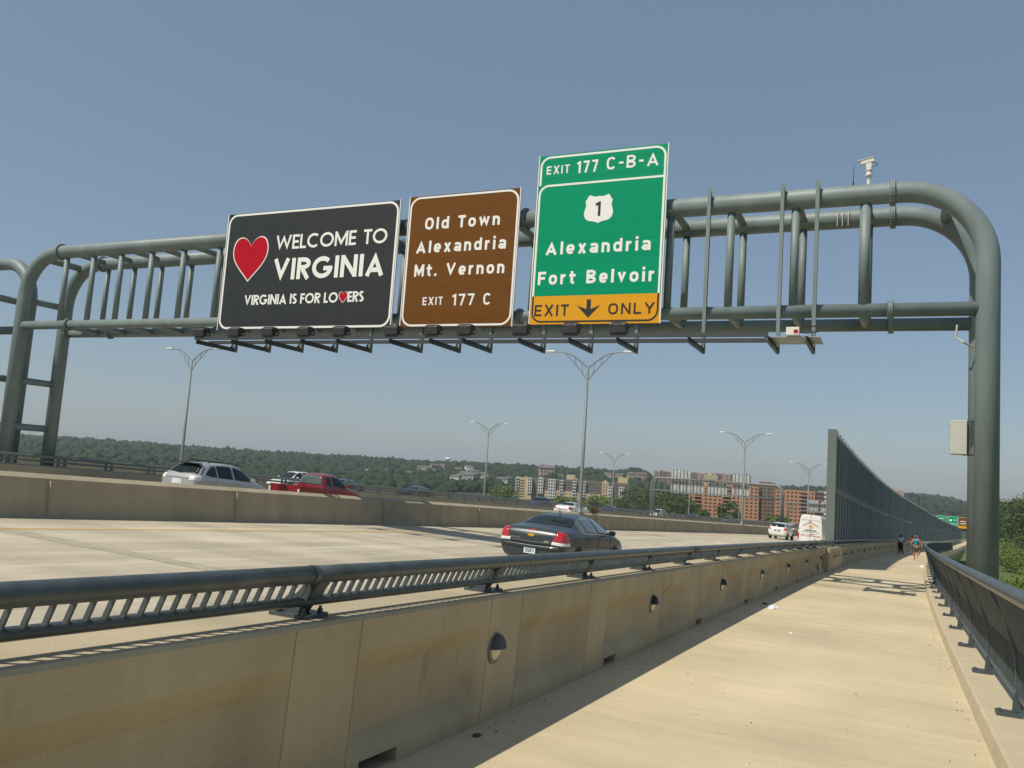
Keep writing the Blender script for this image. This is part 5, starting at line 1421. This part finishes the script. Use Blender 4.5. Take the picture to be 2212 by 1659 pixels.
    for sg in (-1, 1): quad_box(bm, (hp.x + sg * .095, hp.y, hp.z), (.014, .035, .055), bevel=.005)
    obj('nose_and_ears', bm, parts['skin'], r)
    bm = B()
    for sg in (-1, 1): quad_box(bm, (hp.x + sg * .034, hp.y + .088, hp.z + .022), (.022, .012, .010))
    quad_box(bm, (hp.x, hp.y + .092, hp.z - .042), (.042, .010, .008)); obj('eyes_and_mouth', bm, 'hair_brown', r)
    return r
# woman walking away: left foot on the ground, right heel lifting
P1 = dict(lkne=(-.09, .06, .49), lank=(-.085, .10, .085), ltoe=(-.085, .25, .035), rkne=(.10, .03, .49), rank=(.09, -.20, .17), rtoe=(.09, -.14, .045), lelb=(-.26, -.05, 1.14), lwri=(-.29, .06, .92), relb=(.26, .03, 1.14), rwri=(.29, .15, .96))
person('person in a turquoise vest, khaki shorts and pale cap walking away along the path', pt(65, .02, 0), -.05, dict(skin='skin', shirt='cloth_turquoise', legs='cloth_khaki', short=True, shoe='cloth_white', hair='hair_brown', cap='cloth_white'), P1, 1.74)
P2 = dict(lelb=(-.22, .10, 1.15), lwri=(-.20, .36, 1.08), relb=(.22, .10, 1.15), rwri=(.20, .36, 1.08), rkne=(.10, .10, .49), rank=(.10, .16, .085), rtoe=(.10, .31, .035), lkne=(-.10, .0, .49), lank=(-.1, -.16, .12), ltoe=(-.1, -.06, .035))
person('person in a white top and black trousers behind a dark pushchair by the wall', pt(84.5, -1.85, 0), pi - .06, dict(skin='skin_dark', shirt='cloth_white', sleeve=True, legs='cloth_black', shoe='cloth_black', hair='hair_brown'), P2, 1.72)
P3 = dict(rkne=(.10, .10, .49), rank=(.10, .13, .085), rtoe=(.10, .28, .035), lkne=(-.10, .02, .49), lank=(-.1, -.15, .12), ltoe=(-.1, -.05, .035))
person('person in a loose red shirt and grey trousers on the path', pt(80.5, -.75, 0), -.05, dict(skin='skin_dark', shirt='cloth_red', sleeve=True, legs='cloth_grey', shoe='cloth_black', hair='hair_brown'), P3, 1.74)
person('person in a dark maroon top half hidden behind the person in the turquoise vest', pt(76, -.15, 0), pi, dict(skin='skin', shirt='cloth_maroon', legs='cloth_grey', short=True, shoe='cloth_white', hair='hair_brown'), P3, 1.72)
# pushchair
o = thing('pushchair', 'dark pushchair in front of the person in white near the wall', 'pushchair', pt(83.9, -1.85, 0), (0, 0, pi))
bm = B()
for sg in (-1, 1):
    tube(bm, [Vector((sg * .22, -.30, 1.02)), Vector((sg * .22, .15, .55)), Vector((sg * .22, .42, .16))], .014, 6); tube(bm, [Vector((sg * .22, .15, .55)), Vector((sg * .24, -.25, .16))], .014, 6)
tube(bm, [Vector((-.22, -.30, 1.02)), Vector((.22, -.30, 1.02))], .016, 6); obj('frame', bm, 'galvanized', o)
bm = B(); prism(bm, [(-.05, .42), (.30, .38), (.32, .46), (.05, .52), (-.14, .95), (-.22, .93)], .40, Matrix(((0, 0, 1, -.2), (1, 0, 0, 0), (0, 1, 0, 0), (0, 0, 0, 1)))); bmesh.ops.recalc_face_normals(bm, faces=bm.faces); obj('seat', bm, 'cloth_black', o)
bm = B(); bmesh.ops.create_uvsphere(bm, u_segments=14, v_segments=8, radius=.25); bmesh.ops.delete(bm, geom=[v for v in bm.verts if v.co.z < -.02], context='VERTS'); bm.transform(Matrix.Translation((0, -.02, .82))); obj('hood', bm, 'cloth_black', o, smooth=True)
for x, y, rr_ in ((-.26, -.25, .15), (.26, -.25, .15), (-.24, .42, .12), (.24, .42, .12)):
    bm = B(); M = Matrix.Translation((x, y, rr_)) @ Matrix.Rotation(pi / 2, 4, 'Y'); lathe(bm, [(rr_ * .7, -.02), (rr_, -.02), (rr_, .02), (rr_ * .7, .02)], 16, M); obj('wheel', bm, 'black_rubber', o)

# ================================================================== litter on the path
def crumple(name, label, s, t, sz, m, h=0.0, seed=1):
    bm = B(); bmesh.ops.create_icosphere(bm, subdivisions=2, radius=1.0); rg = random.Random(seed)
    for v in bm.verts: v.co = Vector((v.co.x * sz[0] * rg.uniform(.75, 1.2), v.co.y * sz[1] * rg.uniform(.75, 1.2), max(-.004, v.co.z * sz[2] * rg.uniform(.5, 1.3)) + .004))
    o = obj(name, bm, m); o.location = pt(s, t, h); tag(o, label, 'litter'); return o
crumple('paper_scrap', 'white crumpled paper lying in the shade at the foot of the parapet', 17.2, -2.15, (.10, .19, .06), 'paper_white', 0, 3)
crumple('plastic_bag', 'small white bag on the kerb edge near the walking people', 52, .62, (.14, .2, .12), 'paper_white', 0, 4)
crumple('paper_scrap', 'small white scrap on the sunlit path right of the parapet shadow', 13.6, -1.42, (.03, .035, .012), 'paper_white', 0, 6)
crumple('brown_leaf', 'dead brown leaf clump against the parapet foot near the camera', 5.35, -2.58, (.03, .05, .014), 'leaf_dry', 0, 7)
crumple('brown_leaf', 'dark dead leaf beside the white crumpled paper', 17.9, -2.42, (.06, .08, .03), 'leaf_dry', 0, 8)
crumple('brown_leaf', 'lone flat dark leaf on the sunlit path near the bottom edge', 5.0, -.99, (.028, .016, .004), 'black_rubber', 0, 9)
crumple('brown_leaf', 'thin twig like leaf on the path near the right kerb', 6.3, .10, (.035, .010, .004), 'black_rubber', 0, 10)
o = None
rg = random.Random(11)
bm = B()
for k in range(260):
    s = rg.uniform(4, 30); t = rg.choice([rg.gauss(-2.5, .12), rg.uniform(-2.4, .6), rg.gauss(.62, .05)])
    if not -2.62 < t < .68: continue
    q = rg.uniform(.004, .011)
    quad_box(bm, (0, 0, 0), (q, q * rg.uniform(.6, 2), q * .6), Matrix.Translation(pt(s, t, q * .3)) @ Matrix.Rotation(rg.uniform(0, 3), 4, 'Z'))
o = obj('grit', bm, 'leaf_dry'); o['kind'] = 'stuff'; o['label'] = 'scattered dark grit and crumbs on the footpath'; o['category'] = 'grit'

# ================================================================== hills and far wood
SKY_ = [(-700, 915), (-300, 922), (20, 938), (210, 950), (400, 964), (600, 977), (780, 987), (900, 996), (1010, 1000), (1110, 1005), (1250, 1014), (1340, 1018), (1372, 1012), (1400, 1022), (1420, 1040), (1450, 1047), (1560, 1050), (1660, 1050), (1780, 1055), (1900, 1062), (2000, 1069), (2060, 1077), (2095, 1088), (2170, 1096), (2260, 1100), (2600, 1120), (3200, 1150)]
def azel(x, y):
    d = _F * 1800 + _R * (x - 1106) - _U * (y - 829.5); return atan2(d.x, d.y), atan2(d.z, hypot(d.x, d.y))
AE = [azel(x, y) for x, y in SKY_]
def ridge_el(a):
    if a <= AE[0][0]: return AE[0][1]
    for (a0, e0), (a1, e1) in zip(AE, AE[1:]):
        if a <= a1: return e0 + (e1 - e0) * (a - a0) / (a1 - a0)
    return AE[-1][1]
def ridge_r(a):
    return 2300 + 250 * sin(a * 5) + (900 if a > .02 else 0)
GH = GZ
TREE_H = 9.0
def hill_z(a, r):
    R_ = ridge_r(a); top = 1.6 + tan(ridge_el(a)) * R_ - TREE_H
    r0 = 820.0
    if r < r0: return GH - .5
    f = min(1.0, (r - r0) / (R_ - r0)); f = f * f * (3 - 2 * f)
    z = GH + (top - GH) * f + 3.0 * sin(a * 37 + r * .011) * f * (1 - f) * 4
    if r > R_: z = top - (r - R_) * .03
    return z
bm = B(); na, nr = 150, 40
A0, A1 = -1.35, .45
rs = [780 + 2900 * (k / nr) ** 1.2 for k in range(nr + 1)]
rows = [[bm.verts.new((sin(A0 + (A1 - A0) * i / na) * r, cos(A0 + (A1 - A0) * i / na) * r, hill_z(A0 + (A1 - A0) * i / na, r))) for r in rs] for i in range(na + 1)]
for i in range(na):
    for k in range(nr): bm.faces.new((rows[i][k], rows[i + 1][k], rows[i + 1][k + 1], rows[i][k + 1]))
bmesh.ops.recalc_face_normals(bm, faces=bm.faces)
structure(obj('hills', bm, 'forest_floor', smooth=True), 'wooded hills on the horizon', 'hills')
def crown_cloud(name, items, m, seed, sub=1):
    """many tree crowns as one mesh built with arrays; items: (x, y, z, radius, height)"""
    t = bmesh.new(); bmesh.ops.create_icosphere(t, subdivisions=sub, radius=1.0)
    tv = np.array([v.co[:] for v in t.verts]); tf = np.array([[v.index for v in f.verts] for f in t.faces]); t.free()
    n = len(items); it = np.array(items); rgn = np.random.default_rng(seed)
    nv = len(tv); jit = 1 + rgn.uniform(-.30, .30, (n, nv, 1))
    V = tv[None] * jit; V = V * np.stack([it[:, 3], it[:, 3], it[:, 4]], 1)[:, None, :] + it[:, None, :3]
    F = tf[None] + (np.arange(n) * nv)[:, None, None]
    V = V.reshape(-1, 3); F = F.reshape(-1, 3)
    me = bpy.data.meshes.new(name); me.vertices.add(len(V)); me.vertices.foreach_set('co', V.ravel()); me.loops.add(F.size); me.loops.foreach_set('vertex_index', F.ravel().astype(np.int32))
    me.polygons.add(len(F)); me.polygons.foreach_set('loop_start', np.arange(0, F.size, 3, dtype=np.int32)); me.update(); me.validate()
    me.materials.append(MATS[m]); o = bpy.data.objects.new(name, me); COL.objects.link(o); return o
rg = random.Random(21); items = []
for k in range(56000):
    a = rg.uniform(A0 + .02, A1 - .02); f = rg.random(); R_ = ridge_r(a)
    r = 830 + (R_ + 60 - 830) * f ** .8
    q = rg.choice((2.2, 2.8, 3.5, 4.2, 5.0, 6.2, 8.0)) * rg.uniform(.85, 1.2)
    x, y = sin(a) * r, cos(a) * r
    if r < 1040 and a > -.50: continue
    items.append((x, y, hill_z(a, r) + q * rg.uniform(.2, .8), q, q * rg.uniform(.65, 1.05)))
for k in range(1500):       # the skyline's own uneven crowns
    a = rg.uniform(A0 + .02, A1 - .02); r = ridge_r(a) + rg.uniform(-40, 10); q = rg.choice([5, 6, 7, 7, 9, 11])
    items.append((sin(a) * r, cos(a) * r, hill_z(a, r) + TREE_H - q * .75, q, q * .9))
FW = crown_cloud('wooded_hillside', items, 'leaves_far', 4)
FW['kind'] = 'stuff'; FW['label'] = 'dense green wood covering the far hills'; FW['category'] = 'wood'

# ================================================================== buildings
def face_frame(x, y, r, turn=0.0):
    """matrix with x to the right across the line of sight, y away, z up, origin on the ground below pixel x at range r"""
    p = at(x, y, r); a = atan2(p.x, p.y)
    M = Matrix.Rotation(-a + turn, 4, 'Z'); M.translation = (p.x, p.y, GZ - 1); return M
def mpp(x, r):
    """metres per photograph pixel across the line of sight at range r (about pixel column x)"""
    k = (x - 1106) / 1800; return r / 1800 / sqrt(1 + k * k)
class Building:
    def __init__(s, name, label, cx, r, group=None):
        s.cx, s.r = cx, r; s.M = face_frame(cx, 1080, r); s.k = mpp(cx, r)
        s.root = thing(name, label, 'building', s.M.translation, s.M.to_euler(), group)
        s.win = {}; s.nw = 0; s.rest = {}
    def X(s, px):
        p = at(px, 1080, s.r); return (s.M.inverted() @ Vector((p.x, p.y, GZ))).x
    def Z(s, px, py): return at(px, py, s.r).z - (GZ - 1)
    def block(s, x0, x1, ytop, m, y0=0.0, dep=14.0, zb=0.0, name='wall'):
        z1 = s.Z((x0 + x1) / 2, ytop); a, b = s.X(x0), s.X(x1)
        bm = B(); quad_box(bm, ((a + b) / 2, y0 + dep / 2, (z1 + zb) / 2), (b - a, dep, z1 - zb))
        return obj(name, bm, m, s.root), a, b, z1
    def windows(s, a, b, z0, z1, nx, nz, w, h, y0, m='pane_dark', frame='render_white'):
        for i in range(nx):
            for j in range(nz):
                x = a + (b - a) * (i + .5) / nx; z = z0 + (z1 - z0) * (j + .5) / nz
                if s.nw < 100:
                    key = (round(w, 2), round(h, 2), m)
                    if key not in s.win:
                        bm = B(); quad_box(bm, (0, 0, 0), (w, .12, h)); o = obj('window', bm, m, s.root); s.win[key] = o
                    else:
                        o = s.win[key].copy(); COL.objects.link(o); o.parent = s.root
                    o.location = (x, y0 - .03, z); s.nw += 1
                else:
                    quad_box(s.rest.setdefault(m, B()), (x, y0 - .03, z), (w, .12, h))
    def done(s):
        for m, bm in s.rest.items():
            o = obj('windows', bm, m, s.root); o['kind'] = 'stuff'
        s.rest = {}
def zp(zx, zy):      # zoom (1560,1500,.226) -> photograph at 2212
    return ((1560 + zx * .2260) * .6777, (1500 + zy * .2260) * .6777)
b = Building('apartment_block', 'long pale and brown apartment block with white balcony bays, left of the brick flats', 1235, 935)
def seg(zx0, zx1, zy, m, y0, dep=16, name='wall', zb=0.0):
    x0, y = zp(zx0, zy); x1, _ = zp(zx1, zy); return b.block(x0, x1, y, m, y0, dep, zb, name)
BW = []
_, a_, c_, t_ = seg(352, 588, 94, 'stone_cream', -2); b.windows(a_ + 5.5, c_ - 8, t_ - 23, t_ - 2, 3, 7, 1.2, 1.5, -2)
for z0, z1, zt in ((358, 400, 94), (525, 586, 100)):
    _, a2, c2, t2 = seg(z0, z1, zt, 'render_white', -3.2, 1.3, 'balcony_bay', t_ - (24 if z0 < 500 else 17)); b.windows(a2 + .2, c2 - .2, t2 - (23 if z0 < 500 else 16), t2 - .5, 2, 7 if z0 < 500 else 5, 1.4, 2.0, -3.2)
seg(588, 672, 100, 'cladding_brown', 1)
_, a_, c_, t_ = seg(672, 1030, 112, 'cladding_brown', 0); b.windows(a_ + 6, c_ - 1, t_ - 15, t_ - 2, 7, 5, 1.3, 1.3, 0)
_, a_, c_, t_ = seg(1030, 1290, 128, 'cladding_brown', .4); b.windows(a_ + 1, c_ - 1, t_ - 14, t_ - 2, 6, 4, 1.3, 1.3, .4)
_, a_, c_, t_ = seg(1290, 1580, 140, 'cladding_brown', .8); b.windows(a_ + 3, c_ - 1, t_ - 16, t_ - 3, 7, 4, 1.3, 1.3, .8)
_, a_, c_, t_ = seg(1580, 1668, 158, 'stone_cream', -1); b.windows(a_ + .5, c_ - .5, t_ - 22, t_ - 2, 2, 7, 1.3, 1.3, -1)
_, a_, c_, t_ = seg(1668, 1960, 172, 'cladding_brown', -.5); b.windows(a_ + 1, c_ - 1, t_ - 22, t_ - 2, 6, 7, 1.3, 1.3, -.5)
for z0, z1, zt, n in ((672, 745, 98, 5), (815, 920, 118, 6), (980, 1030, 136, 5), (1160, 1212, 148, 5), (1292, 1345, 152, 5), (1665, 1735, 222, 6), (1820, 1892, 232, 6)):
    x0, y0_ = zp(z0, zt); hgt = 4.1 * n - 3.0
    _, a2, c2, t2 = seg(z0, z1, zt, 'render_white', -1.6, 1.4, 'balcony_bay', 0); bpy.data.objects.remove(b.root.children[-1]) if False else None
    o_ = [c for c in b.root.children if c.name.startswith('balcony_bay')][-1]
    for v in o_.data.vertices:
        if v.co.z < 1: v.co.z = t2 - hgt
    b.windows(a2 + .2, c2 - .2, t2 - hgt + .4, t2 - .3, max(2, round((c2 - a2) / 2.6)), n, 1.5, 2.0, -1.6)
for z0, z1, zt in ((770, 815, 282), (922, 1005, 280), (1032, 1175, 292), (1200, 1305, 312), (1345, 1560, 330)):
    _, a2, c2, t2 = seg(z0, z1, zt, 'stone_cream', -.6, .6, 'lower_wall'); b.windows(a2 + .4, c2 - .4, t2 - 12, t2 - 1, max(1, round((c2 - a2) / 5)), 3, 1.3, 1.4, -.6)
for z0, z1, zt in ((1068, 1190, 56), (1804, 1940, 96), (1165, 1230, 112), (480, 505, 80), (680, 720, 88), (1610, 1640, 140)):
    seg(z0, z1, zt, 'stone_cream', 3, 6, 'roof_house')
b.done()
def z6(x, y): return ((2050 + x * .3165) * .6777, (1460 + y * .3165) * .6777)
b = Building('apartment_block', 'orange brick apartment block with dark balconies behind the far gantry', 1660, 735)
def seg6(x0, x1, y, m, y0, dep=14, name='wall', zb=0.0):
    p, q = z6(x0, y); p2, _ = z6(x1, y); return b.block(p, p2, q, m, y0, dep, zb, name)
for x0, x1, y, m, y0, nx in ((450, 600, 300, 'brick_orange', 2, 3), (600, 800, 285, 'brick_orange', 0, 4), (800, 885, 262, 'brick_orange', .6, 0), (885, 1165, 280, 'brick_orange', 0, 6), (1165, 1330, 248, 'brick_shaded', 3, 4), (1330, 1430, 318, 'brick_orange', -2, 2), (1430, 1730, 326, 'brick_orange', -2.6, 7), (1730, 1825, 338, 'brick_shaded', -1.5, 3)):
    _, a2, c2, t2 = seg6(x0, x1, y, m, y0)
    nz = max(4, round((t2 - 2) / 3.05))
    if nx: b.windows(a2 + .5, c2 - .5, 1.0, t2 - .6, nx, nz, 1.9 if nx < 7 else 1.7, 1.25, y0)
for x0, x1, yt, y0, nz in ((808, 878, 275, .6, 8), (1590, 1665, 340, -2.6, 7), (515, 575, 275, 2, 8)):
    p, q = z6(x0, yt); p2, _ = z6(x1, yt); A_, C_ = b.X(p), b.X(p2)
    for j in range(nz):
        z = b.Z(p, q) - 1.7 - 3.05 * j
        bm = B(); quad_box(bm, ((A_ + C_) / 2, y0 - .05, z), (C_ - A_, .14, 1.7)); o = obj('balcony', bm, 'pane_dark', b.root)
        bm = B(); quad_box(bm, ((A_ + C_) / 2, y0 - .7, z - 1.3), (C_ - A_ + .2, 1.3, .9)); obj('parapet', bm, 'brick_orange', o)
_, a2, c2, t2 = seg6(1168, 1300, 240, 'brick_shaded', 5, 8, 'roof_house')
b.done()
b = Building('apartment_block', 'white office slab standing behind the right end of the brick flats', 1800, 820)
p, q = z6(1760, 336); p2, _ = z6(1868, 336); _, a2, c2, t2 = b.block(p, p2, q, 'render_white', 0, 12)
b.windows(a2 + .4, c2 - .4, 2, t2 - 1, 6, 8, 1.5, 1.5, 0); b.done()
for x0, x1, y, lb_, r in ((95, 338, 122, 'left tan tower slab on the skyline above the far gantry', 1900), (372, 704, 136, 'middle tan tower slab on the skyline above the far gantry', 1950), (716, 1078, 152, 'right tan tower slab on the skyline above the far gantry', 2000), (62, 122, 210, 'small pale tower slab by the left leg of the far gantry', 1600)):
    p, q = z6(x0, y); p2, q2 = z6(x1, y)
    b = Building('tower_block', lb_, (p + p2) / 2, r)
    n = max(2, round((x1 - x0) / 30))
    for i in range(n):
        xa, xb = p + (p2 - p) * i / n, p + (p2 - p) * (i + 1) / n
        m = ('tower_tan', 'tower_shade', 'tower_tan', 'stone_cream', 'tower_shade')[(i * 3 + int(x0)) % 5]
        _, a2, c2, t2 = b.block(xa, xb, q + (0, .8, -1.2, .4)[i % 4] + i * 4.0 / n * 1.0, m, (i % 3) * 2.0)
        b.windows(a2 + 1, c2 - 1, 22, t2 - 1.5, 2, 12, 2.4, 1.3, (i % 3) * 2.0)
    b.done()
for x0, x1, y, m, lb_, r in ((1905, 1952, 1058, 'tower_tan', 'tan flats with a stepped roof behind the noise wall top edge', 1300), (2162, 2186, 1082, 'tower_tan', 'tan building on the far hill right of the gantry leg', 2300), (1520, 1548, 1026, 'stone_cream', 'low pale building on the hill crest left of the tower slabs', 1900)):
    b = Building('tower_block', lb_, (x0 + x1) / 2, r)
    _, a2, c2, t2 = b.block(x0, x1, y, m, 0, 18); b.windows(a2 + 1, c2 - 1, max(2, t2 - 26), t2 - 1, 7, 7, 1.8, 1.4, 0); b.block(x0 + 6, x1 - 14, y - 5, m, 4, 6, 0, 'roof_house'); b.done()
# white water tank on the ridge
p = at(968, 992, 2250)
o = thing('water_tower', 'white water tower bulb on the wooded ridge', 'water tower', (p.x, p.y, p.z - 22))
bm = B(); lathe(bm, [(2.0, 0), (1.6, 14), (3.5, 18), (8.0, 20.5), (8.4, 23), (6.5, 26), (.3, 27)], 18); obj('tank', bm, 'render_white', o, smooth=True)
# houses between the trees of the hill
def house_proto():
    r = thing('house', '', 'house', group='small pale houses among the trees of the hill')
    bm = B(); quad_box(bm, (0, 0, 4.5), (13, 9, 9)); obj('wall', bm, 'render_white', r)
    bm = B(); prism(bm, [(-5.2, 9), (5.2, 9), (0, 11.4)], 14.0, Matrix(((0, 0, 1, -7), (1, 0, 0, 0), (0, 1, 0, 0), (0, 0, 0, 1)))); bmesh.ops.recalc_face_normals(bm, faces=bm.faces); obj('roof', bm, 'roof_grey', r)
    for x in (-4.5, -1.5, 1.5, 4.5):
        for z in (2.2, 5.6): bm = B(); quad_box(bm, (x, -4.5, z), (1.3, .12, 1.7)); obj('window', bm, 'pane_dark', r)
    return r
HP = house_proto(); first = True
rg = random.Random(9)
for (zx, zy, sc, mt) in [(690, 395, 1, 0), (725, 402, 1.1, 0), (760, 408, .8, 0), (770, 378, 1, 1), (825, 380, 1, 1), (925, 405, 1, 1), (990, 385, .9, 0), (1005, 400, 1, 0), (1015, 415, .9, 0), (1030, 420, 1, 0), (910, 460, 1, 0), (945, 450, 1, 0), (970, 445, 1.2, 0), (990, 452, 1.1, 0), (1085, 432, .9, 0), (1100, 452, .9, 0), (610, 418, .7, 0), (1200, 468, .9, 0), (1215, 470, .9, 0), (1250, 452, .7, 0), (1490, 432, 1.9, 1), (1580, 435, .7, 0), (335, 395, .6, 0), (450, 395, .6, 1), (1890, 442, 1.1, 1), (1960, 448, 1.1, 1), (2040, 445, 1.2, 1), (2100, 450, 1.3, 1)]:
    px, py = (1000 + zx * .4973) * .6777, (1300 + zy * .4973) * .6777
    # walk out along the sight line to where it meets the hill
    r = 900
    while r < 2600:
        p = at(px, py, r); a = atan2(p.x, p.y)
        if p.z < hill_z(a, r) + 10: break
        r += 20
    p = at(px, py, r)
    o = HP if first else dup(HP); first = False
    o.location = (p.x, p.y, p.z - 5); o.rotation_euler = (0, 0, -atan2(p.x, p.y) + rg.uniform(-.5, .5)); o.scale = (sc, sc, sc)
    o['label'] = 'tan house larger than its neighbours among the hill trees' if mt and sc > 1.5 else 'small tan house among the trees of the hill' if mt else 'small white house among the trees of the hill'
    if mt:
        for c in o.children:
            if c.name.startswith('wall'): set_mat(c, 'tower_tan')

# ================================================================== nearer trees and shrubs
def tree(name, label, loc, h, wd, n, leaf, m, seed, trunk=.25, cat='tree', group=None, clumps=18, low=.25):
    r = thing(name, label, cat, loc, group=group); rg = random.Random(seed)
    bm = B(); top = h * .62
    tube(bm, [Vector((0, 0, 0)), Vector((rg.uniform(-.2, .2), rg.uniform(-.2, .2), top * .5)), Vector((rg.uniform(-.3, .3), 0, top))], [trunk, trunk * .7, trunk * .3], 7)
    cl = []
    for k in range(clumps):
        a = rg.uniform(0, 2 * pi); e = rg.uniform(low, 1.0); rad = wd * .5 * sqrt(max(.05, 1 - ((e - .55) / .58) ** 2)) * rg.uniform(.45, 1.0)
        c = Vector((cos(a) * rad, sin(a) * rad, h * e * .93)); cl.append((c, rg.uniform(.14, .26) * wd))
        if k % 2 == 0: tube(bm, [Vector((0, 0, h * e * .5)), c * .8 + Vector((0, 0, h * .05))], [trunk * .3, trunk * .08], 5)
    obj('trunk', bm, 'bark', r)
    V, F = [], []
    for k in range(n):
        c, q = cl[rg.randrange(len(cl))]
        d = Vector((rg.gauss(0, 1), rg.gauss(0, 1), rg.gauss(0, .8))); d.normalize(); p = c + d * q * rg.uniform(.45, 1.05)
        if p.z < .05: p.z = rg.uniform(.05, .4)
        u = Vector((rg.gauss(0, 1), rg.gauss(0, 1), rg.gauss(0, 1))).normalized(); v = u.cross(d)
        if v.length < .1: continue
        v.normalize(); s_ = leaf * rg.uniform(.6, 1.3); i = len(V)
        V += [p - u * s_ - v * s_ * .15, p + v * s_ * .6, p + u * s_, p - v * s_ * .6]; F.append((i, i + 1, i + 2, i + 3))
    me = bpy.data.meshes.new('crown'); me.from_pydata(V, [], F); me.materials.append(MATS[m]); o = bpy.data.objects.new('crown', me); COL.objects.link(o); o.parent = r
    return r
def gxy(px, r):
    p = at(px, 1100, r); return (p.x, p.y, GZ)
for k, (px, r, h, wd, m, lb_) in enumerate([(2192, 720, 33, 34, 'leaves_deep', 'tall dark green tree right of the gantry leg, touching the skyline'), (2240, 640, 34, 40, 'leaves_deep', 'broad green tree at the right edge of the picture'), (2172, 860, 33, 34, 'leaves_deep', 'darker tree farther behind the tall one right of the gantry leg'),
        (2300, 560, 31, 40, 'leaves_deep', 'green tree just beyond the right edge of the picture'), (2150, 900, 30, 40, 'leaves_deep', 'dark tree peeping out behind the gantry leg'), (2218, 800, 36, 36, 'leaves_deep', 'far green tree between the two big trees on the right')]):
    tree('tree', lb_, gxy(px, r), h, wd, 7000, .85, m, 50 + k, .5, clumps=30)
for k, (px, r, h, wd, m, lb_) in enumerate([(2172, 300, 9, 20, 'leaves_bright', 'bright green shrub beside the gantry leg'), (2197, 270, 7, 18, 'leaves_bright', 'yellow green shrub at the right edge below the big tree'), (2178, 225, 5.5, 15, 'leaves_bright', 'low light green shrub beside the railing foot'), (2208, 200, 5, 14, 'leaves_bright', 'lowest yellow green shrub in the right corner behind the railing'),
        (2166, 520, 9, 24, 'leaves_bright', 'green shrub between gantry leg and stony patch'), (2208, 470, 8, 22, 'leaves_bright', 'green bush under the tall tree on the right'), (2230, 320, 8, 20, 'leaves_bright', 'shrub at the very right edge beside the green bush'), (2228, 230, 6, 16, 'leaves_bright', 'shrub just outside the right picture edge'), (2164, 250, 8, 13, 'leaves_deep', 'dark low bush touching the gantry leg near the handrail'), (2190, 560, 9, 26, 'leaves_bright', 'bush behind the stony patch below the trees')]):
    tree('shrub', lb_, gxy(px, r), h, wd, 4500, .46, m, 80 + k, .12, 'shrub', None, 18, .1)
# stony patch with debris between the shrubs
p = gxy(2192, 530); bm = B(); rg = random.Random(31)
for k in range(80):
    q = rg.uniform(.6, 2.2); quad_box(bm, (0, 0, 0), (q, q * .8, q * .6), Matrix.Translation((p[0] + rg.gauss(0, 7), p[1] + rg.gauss(0, 16), GZ + q * .2)) @ Matrix.Rotation(rg.uniform(0, 3), 4, 'Z'))
o = obj('rubble', bm, 'soil'); o['kind'] = 'stuff'; o['label'] = 'pale stones and rubble between the shrubs on the right'; o['category'] = 'rubble'
for k, (px, r, h, wd, m, lb_) in enumerate([(1425, 760, 24, 38, 'leaves_deep', 'dark tree behind the left leg of the far gantry'), (1455, 700, 23, 34, 'leaves_deep', 'broad dark tree under the left part of the far gantry'), (1478, 720, 17, 24, 'leaves_deep', 'dark tree under the far gantry, left of the brick flats'), (1518, 680, 11, 13, 'leaves_deep', 'round dark tree in front of the left end of the brick flats'), (1577, 660, 20, 17, 'leaves_deep', 'lone round tree in front of the brick flats'),
        (1390, 850, 22, 40, 'leaves_deep', 'dark tree right of the pale flats'), (1670, 640, 12, 12, 'leaves_bright', 'small bright tree at the foot of the brick flats'), (1698, 640, 12, 11, 'leaves_bright', 'small bright tree beside the far gantry right leg'),
        (1215, 890, 8, 18, 'leaves_bright', 'light green tree in front of the pale flats, left one'), (1290, 880, 11, 26, 'leaves_bright', 'light green tree in front of the pale flats beside the tall lamp post'), (1330, 870, 12, 30, 'leaves_bright', 'wide light green tree at the right foot of the pale flats'), (1085, 900, 13, 30, 'leaves_bright', 'light green tree left of the pale flats'), (1250, 880, 6, 16, 'leaves_bright', 'low light tree between the other two before the pale flats')]):
    tree('tree', lb_, gxy(px, r), h, wd, 1500, .9 if r < 620 else 1.1, m, 120 + k, .5, clumps=26, low=.12)
# ================================================================== haze
hm = bpy.data.materials.new('haze_air'); hm.use_nodes = True; n = hm.node_tree; n.nodes.clear()
ou = n.nodes.new('ShaderNodeOutputMaterial'); vo = n.nodes.new('ShaderNodeVolumePrincipled')
vo.inputs['Color'].default_value = (.84, .91, .99, 1); vo.inputs['Density'].default_value = 0.00011; vo.inputs['Anisotropy'].default_value = .2
n.links.new(vo.outputs[0], ou.inputs['Volume'])
bm = B(); quad_box(bm, (0, 1600, (GZ - 4 + 140) / 2), (9000, 7000, 140 - GZ + 4)); hz = obj('haze', bm, hm); hz['kind'] = 'stuff'; hz['label'] = 'thin pale summer haze in the air'; hz['category'] = 'haze'
